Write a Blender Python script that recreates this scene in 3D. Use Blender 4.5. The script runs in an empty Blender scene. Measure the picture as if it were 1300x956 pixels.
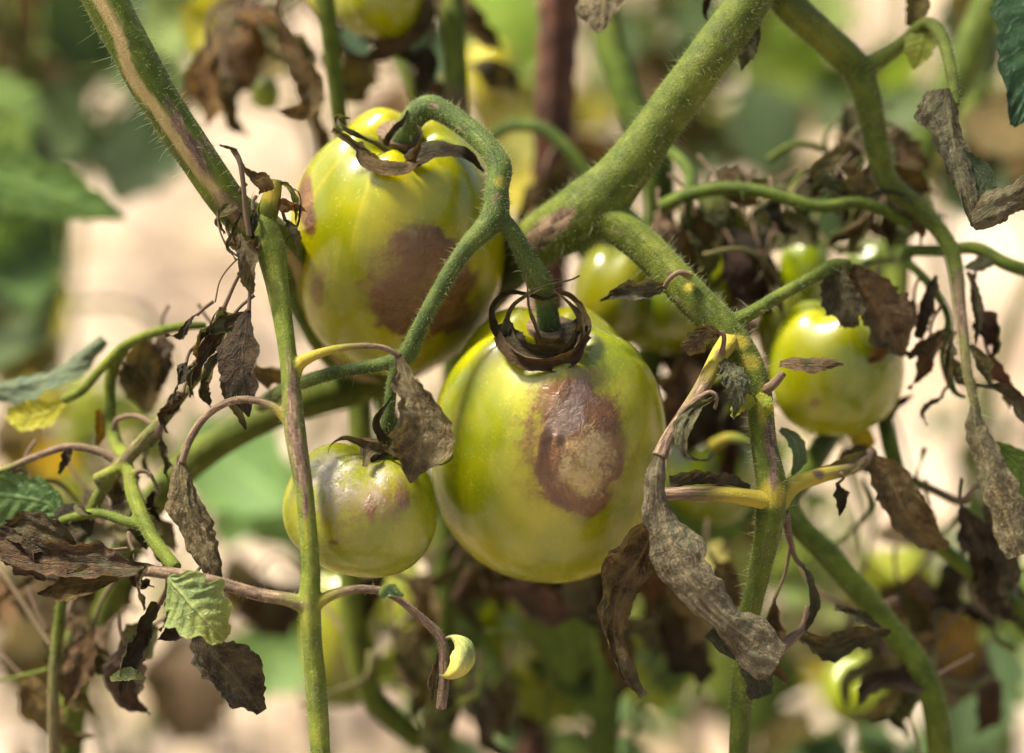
import bpy, math, random
import numpy as np
from mathutils import Vector, kdtree

# ---------------------------------------------------------------- camera, world, sun, exposure
scene = bpy.context.scene
COL = scene.collection
R = math.radians
S, K = 0.85, 0.306 / 1300.0            # focus distance (m), metres per photo pixel at that distance
TILT = R(20)
CAM = np.array([0.0, 0.0, 0.80])
RIGHT = np.array([1.0, 0, 0])
FWD = np.array([0, math.cos(TILT), -math.sin(TILT)])
UP = np.array([0, math.sin(TILT), math.cos(TILT)])
camd = bpy.data.cameras.new("camera")
cam = bpy.data.objects.new("camera", camd)
COL.objects.link(cam)
cam.location = CAM
cam.rotation_euler = (R(90) - TILT, 0, 0)
camd.sensor_width = 36
camd.lens = 36 * S / 0.306
camd.clip_start, camd.clip_end = 0.02, 400
camd.dof.use_dof = True
camd.dof.focus_distance = S - 0.004
camd.dof.aperture_fstop = 3.5
camd.dof.aperture_blades = 0
scene.camera = cam

SUN_EL, SUN_AZ = R(60), R(-78)          # azimuth measured from +Y (away from the camera) towards +X
world = bpy.data.worlds.new("World")
scene.world = world
world.use_nodes = True
wn = world.node_tree
sky = wn.nodes.new("ShaderNodeTexSky")
sky.sky_type = 'NISHITA'
sky.sun_disc = False
sky.sun_elevation = SUN_EL
sky.sun_rotation = SUN_AZ
sky.dust_density = 4.0
sky.air_density = 1.0
sky.ozone_density = 1.0
wn.links.new(sky.outputs[0], wn.nodes["Background"].inputs[0])
wn.nodes["Background"].inputs[1].default_value = 0.05
sd = bpy.data.lights.new("sun", 'SUN')
sun = bpy.data.objects.new("sun", sd)
COL.objects.link(sun)
sd.energy = 3.1
sd.angle = R(12)
sd.color = (1.0, 0.93, 0.82)
to_sun = Vector((math.sin(SUN_AZ) * math.cos(SUN_EL), math.cos(SUN_AZ) * math.cos(SUN_EL), math.sin(SUN_EL)))
sun.rotation_euler = to_sun.to_track_quat('Z', 'Y').to_euler()
sun.location = (-1, 1, 3)
vs = scene.view_settings
scene.display_settings.display_device = 'sRGB'
vs.view_transform = 'Standard'
vs.look = 'None'
vs.gamma = 1
vs.use_curve_mapping = False
vs.exposure = 2.55
vs.use_white_balance = True
vs.white_balance_temperature = 7000
vs.white_balance_tint = 5
scene.cycles.max_bounces = 8
scene.cycles.transparent_max_bounces = 4
scene.cycles.use_denoising = True
scene.cycles.caustics_reflective = False
scene.cycles.caustics_refractive = False

rng = np.random.default_rng(11)
random.seed(11)


# ---------------------------------------------------------------- maths helpers
def P(x, y, d=0.0):
    """point that the photo shows at pixel x, y, d centimetres behind the plane in focus"""
    dep = S + d * 0.01
    return CAM + FWD * dep + RIGHT * (x - 650) * K * dep / S + UP * (478 - y) * K * dep / S


def px(d):
    return K * (S + d * 0.01) / S


def to_px(V):
    q = V - CAM
    dep = q @ FWD
    return np.stack([650 + (q @ RIGHT) / dep * S / K, 478 - (q @ UP) / dep * S / K, (dep - S) * 100], -1)


_perm = np.random.default_rng(3).permutation(256)
_perm = np.concatenate([_perm, _perm, _perm])
_val = np.random.default_rng(4).uniform(-1, 1, 256)


def vnoise(p):
    """value noise, -1..1, p (N,3)"""
    p = np.asarray(p, float)
    i = np.floor(p).astype(int)
    f = p - i
    f = f * f * (3 - 2 * f)
    i &= 255
    out = 0
    for dx in (0, 1):
        wx = f[:, 0] if dx else 1 - f[:, 0]
        for dy in (0, 1):
            wy = f[:, 1] if dy else 1 - f[:, 1]
            for dz in (0, 1):
                wz = f[:, 2] if dz else 1 - f[:, 2]
                h = _perm[_perm[_perm[(i[:, 0] + dx) & 255] + ((i[:, 1] + dy) & 255)] + ((i[:, 2] + dz) & 255)]
                out = out + _val[h] * wx * wy * wz
    return out


def fbm(p, o=3):
    p = np.asarray(p, float)
    a, s, t = 1.0, 0, 0
    for k in range(o):
        s = s + a * vnoise(p * 2 ** k + 17.3 * k)
        t += a
        a *= 0.5
    return s / t


def spline(ctrl, n):
    """Catmull-Rom through the rows of ctrl, n samples spaced by chord length"""
    c = np.asarray(ctrl, float)
    if len(c) == 2:
        t = np.linspace(0, 1, n)[:, None]
        return c[0] * (1 - t) + c[1] * t
    c = np.vstack([2 * c[0] - c[1], c, 2 * c[-1] - c[-2]])
    m = len(c) - 3
    dense = []
    for k in range(m):
        t = np.linspace(0, 1, 24, endpoint=(k == m - 1))[:, None]
        a, b, e, f = c[k:k + 4]
        k1, k2, k3 = (max(np.linalg.norm(q[:3] - p[:3]), 1e-7) ** 0.5 for p, q in ((a, b), (b, e), (e, f)))
        m1 = (b - a) / k1 - (e - a) / (k1 + k2) + (e - b) / k2
        m2 = (e - b) / k2 - (f - b) / (k2 + k3) + (f - e) / k3
        m1, m2 = m1 * k2, m2 * k2
        dense.append((2 * t ** 3 - 3 * t ** 2 + 1) * b + (t ** 3 - 2 * t ** 2 + t) * m1 + (3 * t ** 2 - 2 * t ** 3) * e + (t ** 3 - t ** 2) * m2)
    dense = np.vstack(dense)
    L = np.concatenate([[0], np.cumsum(np.linalg.norm(np.diff(dense[:, :3], axis=0), axis=1))])
    u = np.linspace(0, L[-1], n)
    return np.stack([np.interp(u, L, dense[:, j]) for j in range(dense.shape[1])], -1)


def unit(v):
    return v / np.maximum(np.linalg.norm(v, axis=-1, keepdims=True), 1e-12)


def frames(Q, roll=None):
    """tangent, side, normal at each row of Q; the normal looks towards the camera, then turns by roll (degrees)"""
    T = unit(np.gradient(Q, axis=0))
    n = -FWD - T * (T @ -FWD)[:, None]
    n = unit(n + 1e-6 * UP)
    b = np.cross(T, n)
    if roll is not None:
        a = np.radians(roll)[:, None]
        n, b = n * np.cos(a) + b * np.sin(a), b * np.cos(a) - n * np.sin(a)
    return T, b, n


def ss(a, b, x):
    t = np.clip((x - a) / (b - a), 0, 1)
    return t * t * (3 - 2 * t)


# ---------------------------------------------------------------- object helpers
def tag(o, label=None, cat=None, group=None, kind=None):
    if label: o["label"] = label
    if cat: o["category"] = cat
    if group: o["group"] = group
    if kind: o["kind"] = kind
    return o


def empty(name, loc, label, cat, group=None):
    o = bpy.data.objects.new(name, None)
    o.empty_display_size = 0.02
    COL.objects.link(o)
    o.location = loc
    return tag(o, label, cat, group)


def wloc(o):
    v = np.array(o.location)
    return v + wloc(o.parent) if o.parent else v


def mesh(name, V, F, mat=None, parent=None, uv=None, tint=None, origin=None, smooth=True, color=None):
    """one mesh object from world-space vertices"""
    V = np.asarray(V, float)
    org = np.array(V[0] if origin is None else origin, float)
    me = bpy.data.meshes.new(name)
    me.from_pydata((V - org).tolist(), [], F if isinstance(F, list) else F.tolist())
    if smooth:
        me.polygons.foreach_set("use_smooth", [True] * len(me.polygons))
    if uv is not None:
        lay = me.uv_layers.new(name="UVMap")
        li = np.empty(len(me.loops), int)
        me.loops.foreach_get("vertex_index", li)
        lay.data.foreach_set("uv", np.asarray(uv)[li].ravel())
    if tint is not None:
        t = np.ones((len(V), 4))
        t[:, :3] = np.clip(tint, 0, 1)
        me.attributes.new("tint", 'FLOAT_COLOR', 'POINT').data.foreach_set("color", t.ravel())
    if mat: me.materials.append(mat)
    me.update()
    o = bpy.data.objects.new(name, me)
    COL.objects.link(o)
    if parent is not None:
        o.parent = parent
        o.location = org - wloc(parent)
    else:
        o.location = org
    if color: o.color = (*color, 1)
    return o


def grid_faces(n, m, wrap=False):
    i = np.arange(n - 1)[:, None]
    j = np.arange(m if wrap else m - 1)[None, :]
    j2 = (j + 1) % m
    return np.stack([i * m + j, i * m + j2, (i + 1) * m + j2, (i + 1) * m + j], -1).reshape(-1, 4)


def join(parts):
    """parts: list of dicts V F uv tint -> one dict"""
    off, V, F, U, T = 0, [], [], [], []
    for p in parts:
        V.append(p['V']); U.append(p['uv']); T.append(p['tint'])
        F += [[i + off for i in f] for f in p['F']]
        off += len(p['V'])
    return dict(V=np.vstack(V), F=F, uv=np.vstack(U), tint=np.vstack(T))


def blobs_to(V, tint, blobs, amp=0.35, freq=260):
    """stains on a surface: (x, y, rx, ry, channel, strength[, rot, soft]) placed where the photo shows them"""
    if not blobs: return tint
    q = to_px(V)
    wob = fbm(V * freq, 3) * amp + vnoise(V * 1500) * amp * 0.2
    for b in blobs:
        x, y, rx, ry, ch, st = b[:6]
        rot = R(b[6]) if len(b) > 6 else 0
        soft = b[7] if len(b) > 7 else 0.5
        near = np.hypot(q[:, 0] - x, q[:, 1] - y)
        cand = np.where(near < 12)[0]
        if len(cand) == 0: cand = [int(np.argmin(near))]
        c = V[cand[int(np.argmin(q[cand, 2]))]]
        w = V - c
        X, Y, Z = (w @ RIGHT) / K, -(w @ UP) / K, (w @ FWD) / K
        a, bb = X * math.cos(rot) + Y * math.sin(rot), -X * math.sin(rot) + Y * math.cos(rot)
        dist = np.sqrt((a / rx) ** 2 + (bb / ry) ** 2 + (Z / (2.2 * max(rx, ry))) ** 2) + wob
        tint[:, ch] = np.clip(tint[:, ch] + st * (1 - ss(1 - soft, 1 + soft * 0.5, dist)), 0, 1)
    return tint


def tube(ctrl, seg=14, step=2.2, rough=0.03, groove=0.0, stripe=None, seed=0, cap=True, flat=0.0):
    """tapered stalk. ctrl rows: x, y, d, r(px)[, dry, yellow]; groove: two shallow furrows; stripe=(angle, width)"""
    c = [list(p) + [0] * (6 - len(p)) for p in ctrl]
    rows = [list(P(p[0], p[1], p[2])) + [p[3] * px(p[2]), p[4], p[5]] for p in c]
    L = sum(np.linalg.norm(np.array(rows[i][:3]) - rows[i + 1][:3]) for i in range(len(rows) - 1))
    n = max(8, int(L / (step * K)))
    q = spline(rows, n)
    Q, r = q[:, :3], np.maximum(q[:, 3], 0.2 * K)
    T, b, nn = frames(Q)
    for k in range(1, n):                      # parallel transport keeps the ring from spinning
        nk = nn[k - 1] - T[k] * (nn[k - 1] @ T[k])
        nn[k] = nk / max(np.linalg.norm(nk), 1e-9)
        b[k] = np.cross(T[k], nn[k])
    a = np.linspace(0, 2 * np.pi, seg, endpoint=False)
    prof = np.ones(seg)
    if groove:
        prof = 1 - groove * np.exp(-((np.angle(np.exp(1j * (a - 0.45)))) / 0.42) ** 2) - groove * 0.7 * np.exp(-((np.angle(np.exp(1j * (a + 1.3)))) / 0.4) ** 2)
    s = np.linspace(0, L, n)
    V = Q[:, None] + (nn[:, None] * np.cos(a)[None, :, None] * (1 - flat) + b[:, None] * np.sin(a)[None, :, None]) * (r[:, None] * prof)[..., None]
    V = V.reshape(-1, 3)
    nz = fbm(np.stack([np.repeat(s / K / 45, seg), np.tile(np.cos(a), n) * 1.2 + seed, np.tile(np.sin(a), n) * 1.2], -1), 3)
    cen = np.repeat(Q, seg, 0)
    V = cen + (V - cen) * (1 + rough * 2.2 * nz)[:, None]
    uv = np.stack([np.tile(a / (2 * np.pi), n), np.repeat(s * 20, seg)], -1)
    tint = np.zeros((n * seg, 3))
    tint[:, 0] = np.repeat(q[:, 4], seg)
    tint[:, 1] = np.repeat(q[:, 5], seg)
    if stripe:
        da = np.angle(np.exp(1j * (np.tile(a, n) - stripe[0] + 0.25 * np.repeat(vnoise(np.stack([s / K / 60, s * 0, s * 0], -1)), seg))))
        tint[:, 2] = 1 - ss(stripe[1] * 0.75, stripe[1] * 1.1, np.abs(da))
    F = grid_faces(n, seg, True).tolist()
    if cap:
        F += [list(range(seg))[::-1], [(n - 1) * seg + k for k in range(seg)]]
    return dict(V=V, F=F, uv=uv, tint=tint)


def fuse(parts, voxel=0.00042, it=6):
    """tubes grown together into one skin; uv and tint carried over from the nearest tube point"""
    j = join(parts)
    me = bpy.data.meshes.new("tmp")
    me.from_pydata(j['V'].tolist(), [], j['F'])
    o = bpy.data.objects.new("tmp", me)
    COL.objects.link(o)
    m = o.modifiers.new("r", 'REMESH'); m.mode = 'VOXEL'; m.voxel_size = voxel
    m = o.modifiers.new("s", 'SMOOTH'); m.factor = 0.6; m.iterations = it
    dg = bpy.context.evaluated_depsgraph_get()
    ev = o.evaluated_get(dg).to_mesh()
    V = np.empty(len(ev.vertices) * 3); ev.vertices.foreach_get("co", V); V = V.reshape(-1, 3)
    F = [list(p.vertices) for p in ev.polygons]
    bpy.data.objects.remove(o); bpy.data.meshes.remove(me)
    kd = kdtree.KDTree(len(j['V']))
    for i, v in enumerate(j['V']): kd.insert(v, i)
    kd.balance()
    idx = np.array([kd.find(v)[1] for v in V])
    return dict(V=V, F=F, uv=j['uv'][idx], tint=smooth_attr(F, j['tint'][idx], 10))


def smooth_attr(F, A, it):
    F4 = np.array([f if len(f) == 4 else (list(f) + [f[-1]])[:4] for f in F])
    E = np.vstack([F4[:, [0, 1]], F4[:, [1, 2]], F4[:, [2, 3]], F4[:, [3, 0]]])
    n = len(A)
    cnt = np.bincount(E.ravel(), minlength=n).astype(float)
    cnt[cnt == 0] = 1
    for _ in range(it):
        B = np.zeros_like(A)
        for c in range(A.shape[1]):
            B[:, c] = np.bincount(E[:, 0], A[E[:, 1], c], n) + np.bincount(E[:, 1], A[E[:, 0], c], n)
        A = 0.5 * A + 0.5 * B / cnt[:, None]
    return A


def vnormals(V, F):
    F = np.array([f[:4] if len(f) >= 4 else (list(f) + [f[-1]])[:4] for f in F])
    n = np.cross(V[F[:, 2]] - V[F[:, 0]], V[F[:, 3]] - V[F[:, 1]])
    N = np.zeros_like(V)
    for k in range(4): np.add.at(N, F[:, k], n)
    return unit(N)


def put(name, d, mat, parent, blobs=None, color=None, label=None, **kw):
    t = blobs_to(d['V'], d['tint'].copy(), blobs)
    o = mesh(name, d['V'], d['F'], mat, parent, d['uv'], t, color=color, **kw)
    if label: o["label"] = label
    return o


def hairs(d, count, length, parent, mat, seed=0, base_px=0.42, droop=0.2, where=None):
    """fine plant hairs standing on a stalk, joined: nobody could count them"""
    g = np.random.default_rng(seed)
    N = vnormals(d['V'], d['F'])
    pool = np.arange(len(d['V']))
    if where is not None:
        q = to_px(d['V'])
        pool = pool[where(q)]
    i = g.choice(pool, count)
    n = unit(N[i] + g.normal(0, 0.28, (count, 3)))
    p = d['V'][i] - N[i] * 0.2 * K
    L = g.uniform(length[0], length[1], count) * K * g.uniform(0.4, 1, count)
    bend = unit(g.normal(0, 1, (count, 3)) + np.array([0, 0, -0.6]))
    side = unit(np.cross(n, bend)); oth = np.cross(n, side)
    V = []
    for k, f in enumerate((0, 0.5, 1.0)):
        c = p + n * (L * f)[:, None] + bend * (L * droop * f * f)[:, None]
        r = base_px * K * (1.0, 0.62, 0.12)[k]
        for a in (0, 2.094, 4.189):
            V.append(c + (side * math.cos(a) + oth * math.sin(a)) * r)
    V = np.stack(V, 1).reshape(-1, 3)
    base = np.arange(count)[:, None] * 9
    F = []
    for k in (0, 3):
        for a in range(3):
            F.append(np.concatenate([base + k + a, base + k + (a + 1) % 3, base + k + 3 + (a + 1) % 3, base + k + 3 + a], 1))
    o = mesh("hair", V, np.vstack(F), mat, parent, origin=V[0])
    o["kind"] = "stuff"
    return o


# ---------------------------------------------------------------- materials
class NT:
    def __init__(s, name):
        s.m = bpy.data.materials.new(name)
        s.m.use_nodes = True
        s.t = s.m.node_tree
        s.p = s.t.nodes["Principled BSDF"]
        s.out = s.t.nodes["Material Output"]
        s.pos = s.n("ShaderNodeNewGeometry")

    def n(s, typ, **kw):
        o = s.t.nodes.new(typ)
        for k, v in kw.items(): setattr(o, k, v)
        return o

    def l(s, a, b): s.t.links.new(a, b)

    def set(s, node, **kw):
        for k, v in kw.items():
            i = node.inputs[k.replace("_", " ")] if isinstance(k, str) else node.inputs[k]
            if hasattr(v, "is_linked"): s.l(v, i)
            else: i.default_value = v
        return node

    def math(s, op, a, b=0.0, c=None, clamp=False):
        o = s.n("ShaderNodeMath", operation=op, use_clamp=clamp)
        for k, v in enumerate((a, b, c)):
            if v is None: continue
            if hasattr(v, "is_linked"): s.l(v, o.inputs[k])
            else: o.inputs[k].default_value = v
        return o.outputs[0]

    def mix(s, f, a, b, mode='MIX'):
        o = s.n("ShaderNodeMix", data_type='RGBA', blend_type=mode)
        for k, v in ((0, f), (6, a), (7, b)):
            if hasattr(v, "is_linked"): s.l(v, o.inputs[k])
            else: o.inputs[k].default_value = v if k == 0 else (*v, 1)
        return o.outputs[2]

    def noise(s, scale, detail=3, rough=0.55, vec=None, dist=0.0):
        o = s.n("ShaderNodeTexNoise")
        s.set(o, Scale=scale, Detail=detail, Roughness=rough, Distortion=dist)
        s.l(vec if vec is not None else s.pos.outputs["Position"], o.inputs["Vector"])
        return o.outputs["Fac"]

    def ramp(s, f, a, b, lo=0.0, hi=1.0):
        o = s.n("ShaderNodeMapRange", interpolation_type='SMOOTHSTEP')
        s.l(f, o.inputs[0])
        for k, v in ((1, a), (2, b), (3, lo), (4, hi)): o.inputs[k].default_value = v
        return o.outputs[0]

    def attr(s, name="tint"):
        a = s.n("ShaderNodeAttribute", attribute_name=name)
        q = s.n("ShaderNodeSeparateColor")
        s.l(a.outputs["Color"], q.inputs[0])
        return q.outputs[0], q.outputs[1], q.outputs[2]

    def bump(s, h, strength, dist, prev=None):
        b = s.n("ShaderNodeBump")
        b.inputs["Strength"].default_value = strength
        b.inputs["Distance"].default_value = dist
        s.l(h, b.inputs["Height"])
        if prev is not None: s.l(prev, b.inputs["Normal"])
        return b.outputs[0]


def mat_tomato(name, c_low, c_high, scald):
    s = NT(name)
    br, pu, tan = s.attr()
    n1 = s.noise(38, 2)
    n2 = s.noise(900, 3, 0.6)
    obj = s.n("ShaderNodeObjectInfo").outputs["Color"]
    base = s.mix(s.ramp(n1, 0.3, 0.7), c_low, c_high)
    uvs = s.n("ShaderNodeUVMap")
    mp = s.n("ShaderNodeMapping"); mp.inputs["Scale"].default_value = (46, 2.2, 1)
    s.l(uvs.outputs[0], mp.inputs[0])
    streak = s.noise(1.0, 3, 0.6, mp.outputs[0])
    base = s.mix(s.ramp(streak, 0.48, 0.75, 0, 0.3), base, (c_high[0] * 1.2, c_high[1] * 1.12, c_high[2] * 1.6))
    vor = s.n("ShaderNodeTexVoronoi"); vor.inputs["Scale"].default_value = 820
    s.l(s.pos.outputs["Position"], vor.inputs["Vector"])
    dots = s.math('MULTIPLY', s.ramp(vor.outputs["Distance"], 0.12, 0.34, 1, 0), s.ramp(s.noise(330, 1), 0.42, 0.62))
    base = s.mix(s.math('MULTIPLY', dots, 0.26), base, (0.42, 0.43, 0.10))
    vs_ = s.n('ShaderNodeTexVoronoi'); vs_.inputs['Scale'].default_value = 130
    s.l(s.pos.outputs['Position'], vs_.inputs['Vector'])
    speck = s.math('MULTIPLY', s.ramp(vs_.outputs['Distance'], 0.03, 0.10, 1, 0), s.ramp(s.noise(60, 1), 0.55, 0.62))
    base = s.mix(s.math('MULTIPLY', speck, 0.7), base, (0.09, 0.075, 0.03))
    base = s.mix(s.ramp(s.noise(75, 4, 0.7), 0.6, 0.78, 0, 0.16), base, (0.33, 0.29, 0.075))
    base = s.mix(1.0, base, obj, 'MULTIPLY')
    grain = s.ramp(n2, 0.3, 0.72)
    brn = s.mix(s.noise(240, 4, 0.65), (0.042, 0.015, 0.004), (0.15, 0.062, 0.015))
    brn = s.mix(s.ramp(s.noise(95, 3, 0.6), 0.5, 0.72, 0, .6), brn, (0.22, 0.115, 0.035))
    edge = s.ramp(s.math('ADD', br, s.math('MULTIPLY', s.math('SUBTRACT', grain, 0.5), 0.2)), 0.04, 0.72)
    col = s.mix(edge, base, brn)
    tanc = s.mix(s.noise(420, 4, 0.7), scald, tuple(x * 0.62 for x in scald))
    tan = s.math('MULTIPLY', tan, s.ramp(s.noise(115, 4, 0.65, dist=.6), 0.34, 0.6, 0.35, 1.0))
    col = s.mix(s.ramp(s.math('ADD', tan, s.math('MULTIPLY', s.math('SUBTRACT', grain, 0.5), 0.35)), 0.12, 0.9, 0, 0.92), col, tanc)
    puc = s.mix(s.noise(330, 4, 0.65), (0.105, 0.060, 0.045), (0.22, 0.16, 0.125))
    col = s.mix(s.ramp(s.math('ADD', pu, s.math('MULTIPLY', s.math('SUBTRACT', grain, 0.5), 0.35)), 0.15, 0.95, 0, 0.9), col, puc)
    sick = s.math('MAXIMUM', s.math('MAXIMUM', br, pu), tan)
    wr = s.math('MULTIPLY', s.noise(330, 4, 0.62, dist=1.2), s.math('ADD', s.math('MULTIPLY', s.math('MULTIPLY', sick, sick), 1.1), 0.02))
    nb = s.bump(s.math('ADD', wr, s.math('MULTIPLY', n2, 0.03)), 0.6, 0.0013)
    s.set(s.p, Base_Color=col, Roughness=s.math('ADD', s.math('ADD', s.math('MULTIPLY', s.noise(160, 3), 0.14), 0.19), s.math('MULTIPLY', sick, 0.14)), Normal=nb)
    s.p.inputs["Subsurface Weight"].default_value = 0.22
    s.p.inputs["Subsurface Radius"].default_value = (1.0, 0.9, 0.25)
    s.p.inputs["Subsurface Scale"].default_value = 0.004
    s.p.inputs["Specular IOR Level"].default_value = 0.55
    s.p.inputs["Coat Weight"].default_value = 0.08
    s.p.inputs["Coat Roughness"].default_value = 0.5
    return s.m


def mat_stem(name, green, deep):
    s = NT(name)
    dry, yel, st = s.attr()
    obj = s.n("ShaderNodeObjectInfo").outputs["Color"]
    n1 = s.noise(130, 4, 0.6)
    uvs = s.n("ShaderNodeUVMap")
    mp = s.n("ShaderNodeMapping"); mp.inputs["Scale"].default_value = (16, 5, 1)
    s.l(uvs.outputs[0], mp.inputs[0])
    strk = s.noise(1.4, 4, 0.65, mp.outputs[0])
    col = s.mix(s.ramp(n1, 0.3, 0.7), deep, green)
    col = s.mix(s.ramp(s.noise(1700, 2), 0.52, 0.72, 0, 0.25), col, tuple(min(1, g * 2.1) for g in green))
    col = s.mix(s.ramp(strk, 0.5, 0.75, 0, 0.3), col, (0.2, 0.2, 0.085))
    big = s.noise(34, 3, 0.6)
    col = s.mix(s.ramp(big, 0.5, 0.72, 0, .38), col, (0.17, 0.17, 0.026))
    col = s.mix(s.ramp(s.noise(55, 4, 0.7), 0.58, 0.72, 0, .5), col, (0.045, 0.055, 0.014))
    col = s.mix(s.ramp(s.noise(210, 4, 0.7), 0.66, 0.74, 0, .75), col, (0.055, 0.035, 0.018))
    col = s.mix(1.0, col, obj, 'MULTIPLY')
    col = s.mix(s.math('MULTIPLY', yel, s.ramp(n1, 0.1, 0.6, 0.65, 1)), col, (0.29, 0.225, 0.03))
    col = s.mix(s.math('MULTIPLY', st, 0.85), col, s.mix(strk, (0.17, 0.115, 0.045), (0.36, 0.28, 0.13)))
    brn = s.mix(s.ramp(strk, 0.35, 0.7), (0.045, 0.026, 0.018), (0.20, 0.135, 0.085))
    dm = s.math('SUBTRACT', s.math('MULTIPLY', dry, 1.7), s.math('MULTIPLY', s.noise(620, 3, 0.65), 0.75), clamp=True)
    col = s.mix(dm, col, brn)
    h = s.math('ADD', s.math('MULTIPLY', strk, 0.7), s.math('MULTIPLY', s.noise(1900, 2), 0.6))
    s.set(s.p, Base_Color=col, Roughness=0.62, Normal=s.bump(h, 0.6, 0.0009))
    s.p.inputs["Sheen Weight"].default_value = 0.04
    s.p.inputs["Sheen Roughness"].default_value = 0.4
    s.p.inputs["Sheen Tint"].default_value = (0.85, 0.9, 0.6, 1)
    s.p.inputs["Specular IOR Level"].default_value = 0.15
    return s.m


def mat_leaf(name, translucent=0.35):
    """living tissue by object colour, dead tissue by the tint: R dead, G yellow, B dark rot"""
    s = NT(name)
    dry, yel, dk = s.attr()
    obj = s.n("ShaderNodeObjectInfo").outputs["Color"]
    uvs = s.n("ShaderNodeUVMap")
    q = s.n("ShaderNodeSeparateXYZ"); s.l(uvs.outputs[0], q.inputs[0])
    av = s.math('ABSOLUTE', s.math('SUBTRACT', s.math('MULTIPLY', q.outputs[1], 2), 1))
    wob = s.math('MULTIPLY', s.noise(260, 2), 0.45)
    f = s.math('FRACT', s.math('ADD', s.math('SUBTRACT', s.math('MULTIPLY', q.outputs[0], 6.5), s.math('MULTIPLY', av, 1.7)), wob))
    vein2 = s.ramp(s.math('ABSOLUTE', s.math('SUBTRACT', f, 0.5)), 0.02, 0.075, 1, 0)
    mid = s.ramp(av, 0.03, 0.10, 1, 0)
    vor = s.n("ShaderNodeTexVoronoi", feature='DISTANCE_TO_EDGE'); vor.inputs["Scale"].default_value = 420
    s.l(s.pos.outputs["Position"], vor.inputs["Vector"])
    net = s.ramp(vor.outputs["Distance"], 0.0, 0.09, 1, 0)
    vein = s.math('MAXIMUM', mid, s.math('MAXIMUM', s.math('MULTIPLY', vein2, 0.75), s.math('MULTIPLY', net, 0.4)))
    n1 = s.noise(150, 4, 0.65)
    n2 = s.noise(520, 4, 0.7)
    back = s.pos.outputs["Backfacing"]
    liv = s.mix(s.ramp(n1, 0.3, 0.7), obj, s.mix(1.0, obj, (1.6, 1.35, 1.1), 'MULTIPLY'))
    liv = s.mix(s.math('MULTIPLY', vein, 0.5), liv, s.mix(1.0, obj, (2.6, 2.1, 2.2), 'MULTIPLY'))
    liv = s.mix(s.math('MULTIPLY', back, 0.6), liv, (0.11, 0.145, 0.075))
    liv = s.mix(yel, liv, (0.42, 0.34, 0.03))
    ded = s.mix(s.ramp(n1, 0.36, 0.62), s.mix(1.0, obj, (0.42, 0.37, 0.33), 'MULTIPLY'), obj)
    ded = s.mix(s.ramp(n2, 0.5, 0.72, 0, 0.6), ded, s.mix(1.0, obj, (1.75, 1.62, 1.5), 'MULTIPLY'))
    ded = s.mix(s.math('MULTIPLY', vein, 0.42), ded, s.mix(1.0, obj, (1.7, 1.5, 1.25), 'MULTIPLY'))
    ded = s.mix(s.ramp(s.noise(95, 3), 0.52, 0.68, 0, 0.55), ded, (0.075, 0.09, 0.062))
    ded = s.mix(s.math('MULTIPLY', back, 0.35), ded, (0.25, 0.215, 0.155))
    ded = s.mix(1.0, ded, (0.78, 0.71, .52), 'MULTIPLY')
    dm = s.math('SUBTRACT', s.math('MULTIPLY', dry, 1.6), s.math('MULTIPLY', n2, 0.6), clamp=True)
    col = s.mix(dm, liv, ded)
    col = s.mix(s.math('SUBTRACT', s.math('MULTIPLY', dk, 1.5), s.math('MULTIPLY', n2, 0.5), clamp=True), col, (0.03, 0.022, 0.016))
    mpw = s.n('ShaderNodeMapping'); mpw.inputs['Scale'].default_value = (4.5, 9, 1)
    s.l(uvs.outputs[0], mpw.inputs[0])
    ofs = s.n('ShaderNodeCombineXYZ'); s.l(s.math('MULTIPLY', s.n('ShaderNodeObjectInfo').outputs['Random'], 50), ofs.inputs[2]); s.l(ofs.outputs[0], mpw.inputs[1])
    wrk = s.math('ABSOLUTE', s.math('SUBTRACT', s.noise(1.6, 4, 0.6, mpw.outputs[0], dist=0.5), 0.5))
    h = s.math('ADD', s.math('MULTIPLY', vein, 0.55), s.math('MULTIPLY', n2, s.math('ADD', s.math('MULTIPLY', dry, 1.3), 0.35)))
    h = s.math('SUBTRACT', h, s.math('MULTIPLY', wrk, s.math('MULTIPLY', dry, 5.0)))
    nb = s.bump(h, 0.85, 0.0011)
    s.set(s.p, Base_Color=col, Normal=nb, Roughness=s.math('ADD', s.math('MULTIPLY', dry, 0.2), 0.5))
    s.p.inputs["Specular IOR Level"].default_value = 0.2
    s.p.inputs["Sheen Weight"].default_value = 0.0
    tr = s.n("ShaderNodeBsdfTranslucent")
    s.l(s.mix(1.0, col, (1.25, 1.2, 0.6), 'MULTIPLY'), tr.inputs[0]); s.l(nb, tr.inputs["Normal"])
    mx = s.n("ShaderNodeMixShader")
    s.l(s.math('MULTIPLY', s.math('SUBTRACT', 1.0, s.math('MULTIPLY', dm, 0.4)), translucent), mx.inputs[0])
    s.l(s.p.outputs[0], mx.inputs[1]); s.l(tr.outputs[0], mx.inputs[2]); s.l(mx.outputs[0], s.out.inputs[0])
    return s.m


def mat_hair():
    s = NT("stem hair")
    s.set(s.p, Base_Color=(0.30, 0.33, 0.15, 1), Roughness=0.5)
    tr = s.n("ShaderNodeBsdfTranslucent"); tr.inputs[0].default_value = (0.45, 0.46, 0.27, 1)
    mx = s.n("ShaderNodeMixShader"); mx.inputs[0].default_value = 0.5
    s.l(s.p.outputs[0], mx.inputs[1]); s.l(tr.outputs[0], mx.inputs[2]); s.l(mx.outputs[0], s.out.inputs[0])
    return s.m


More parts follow.
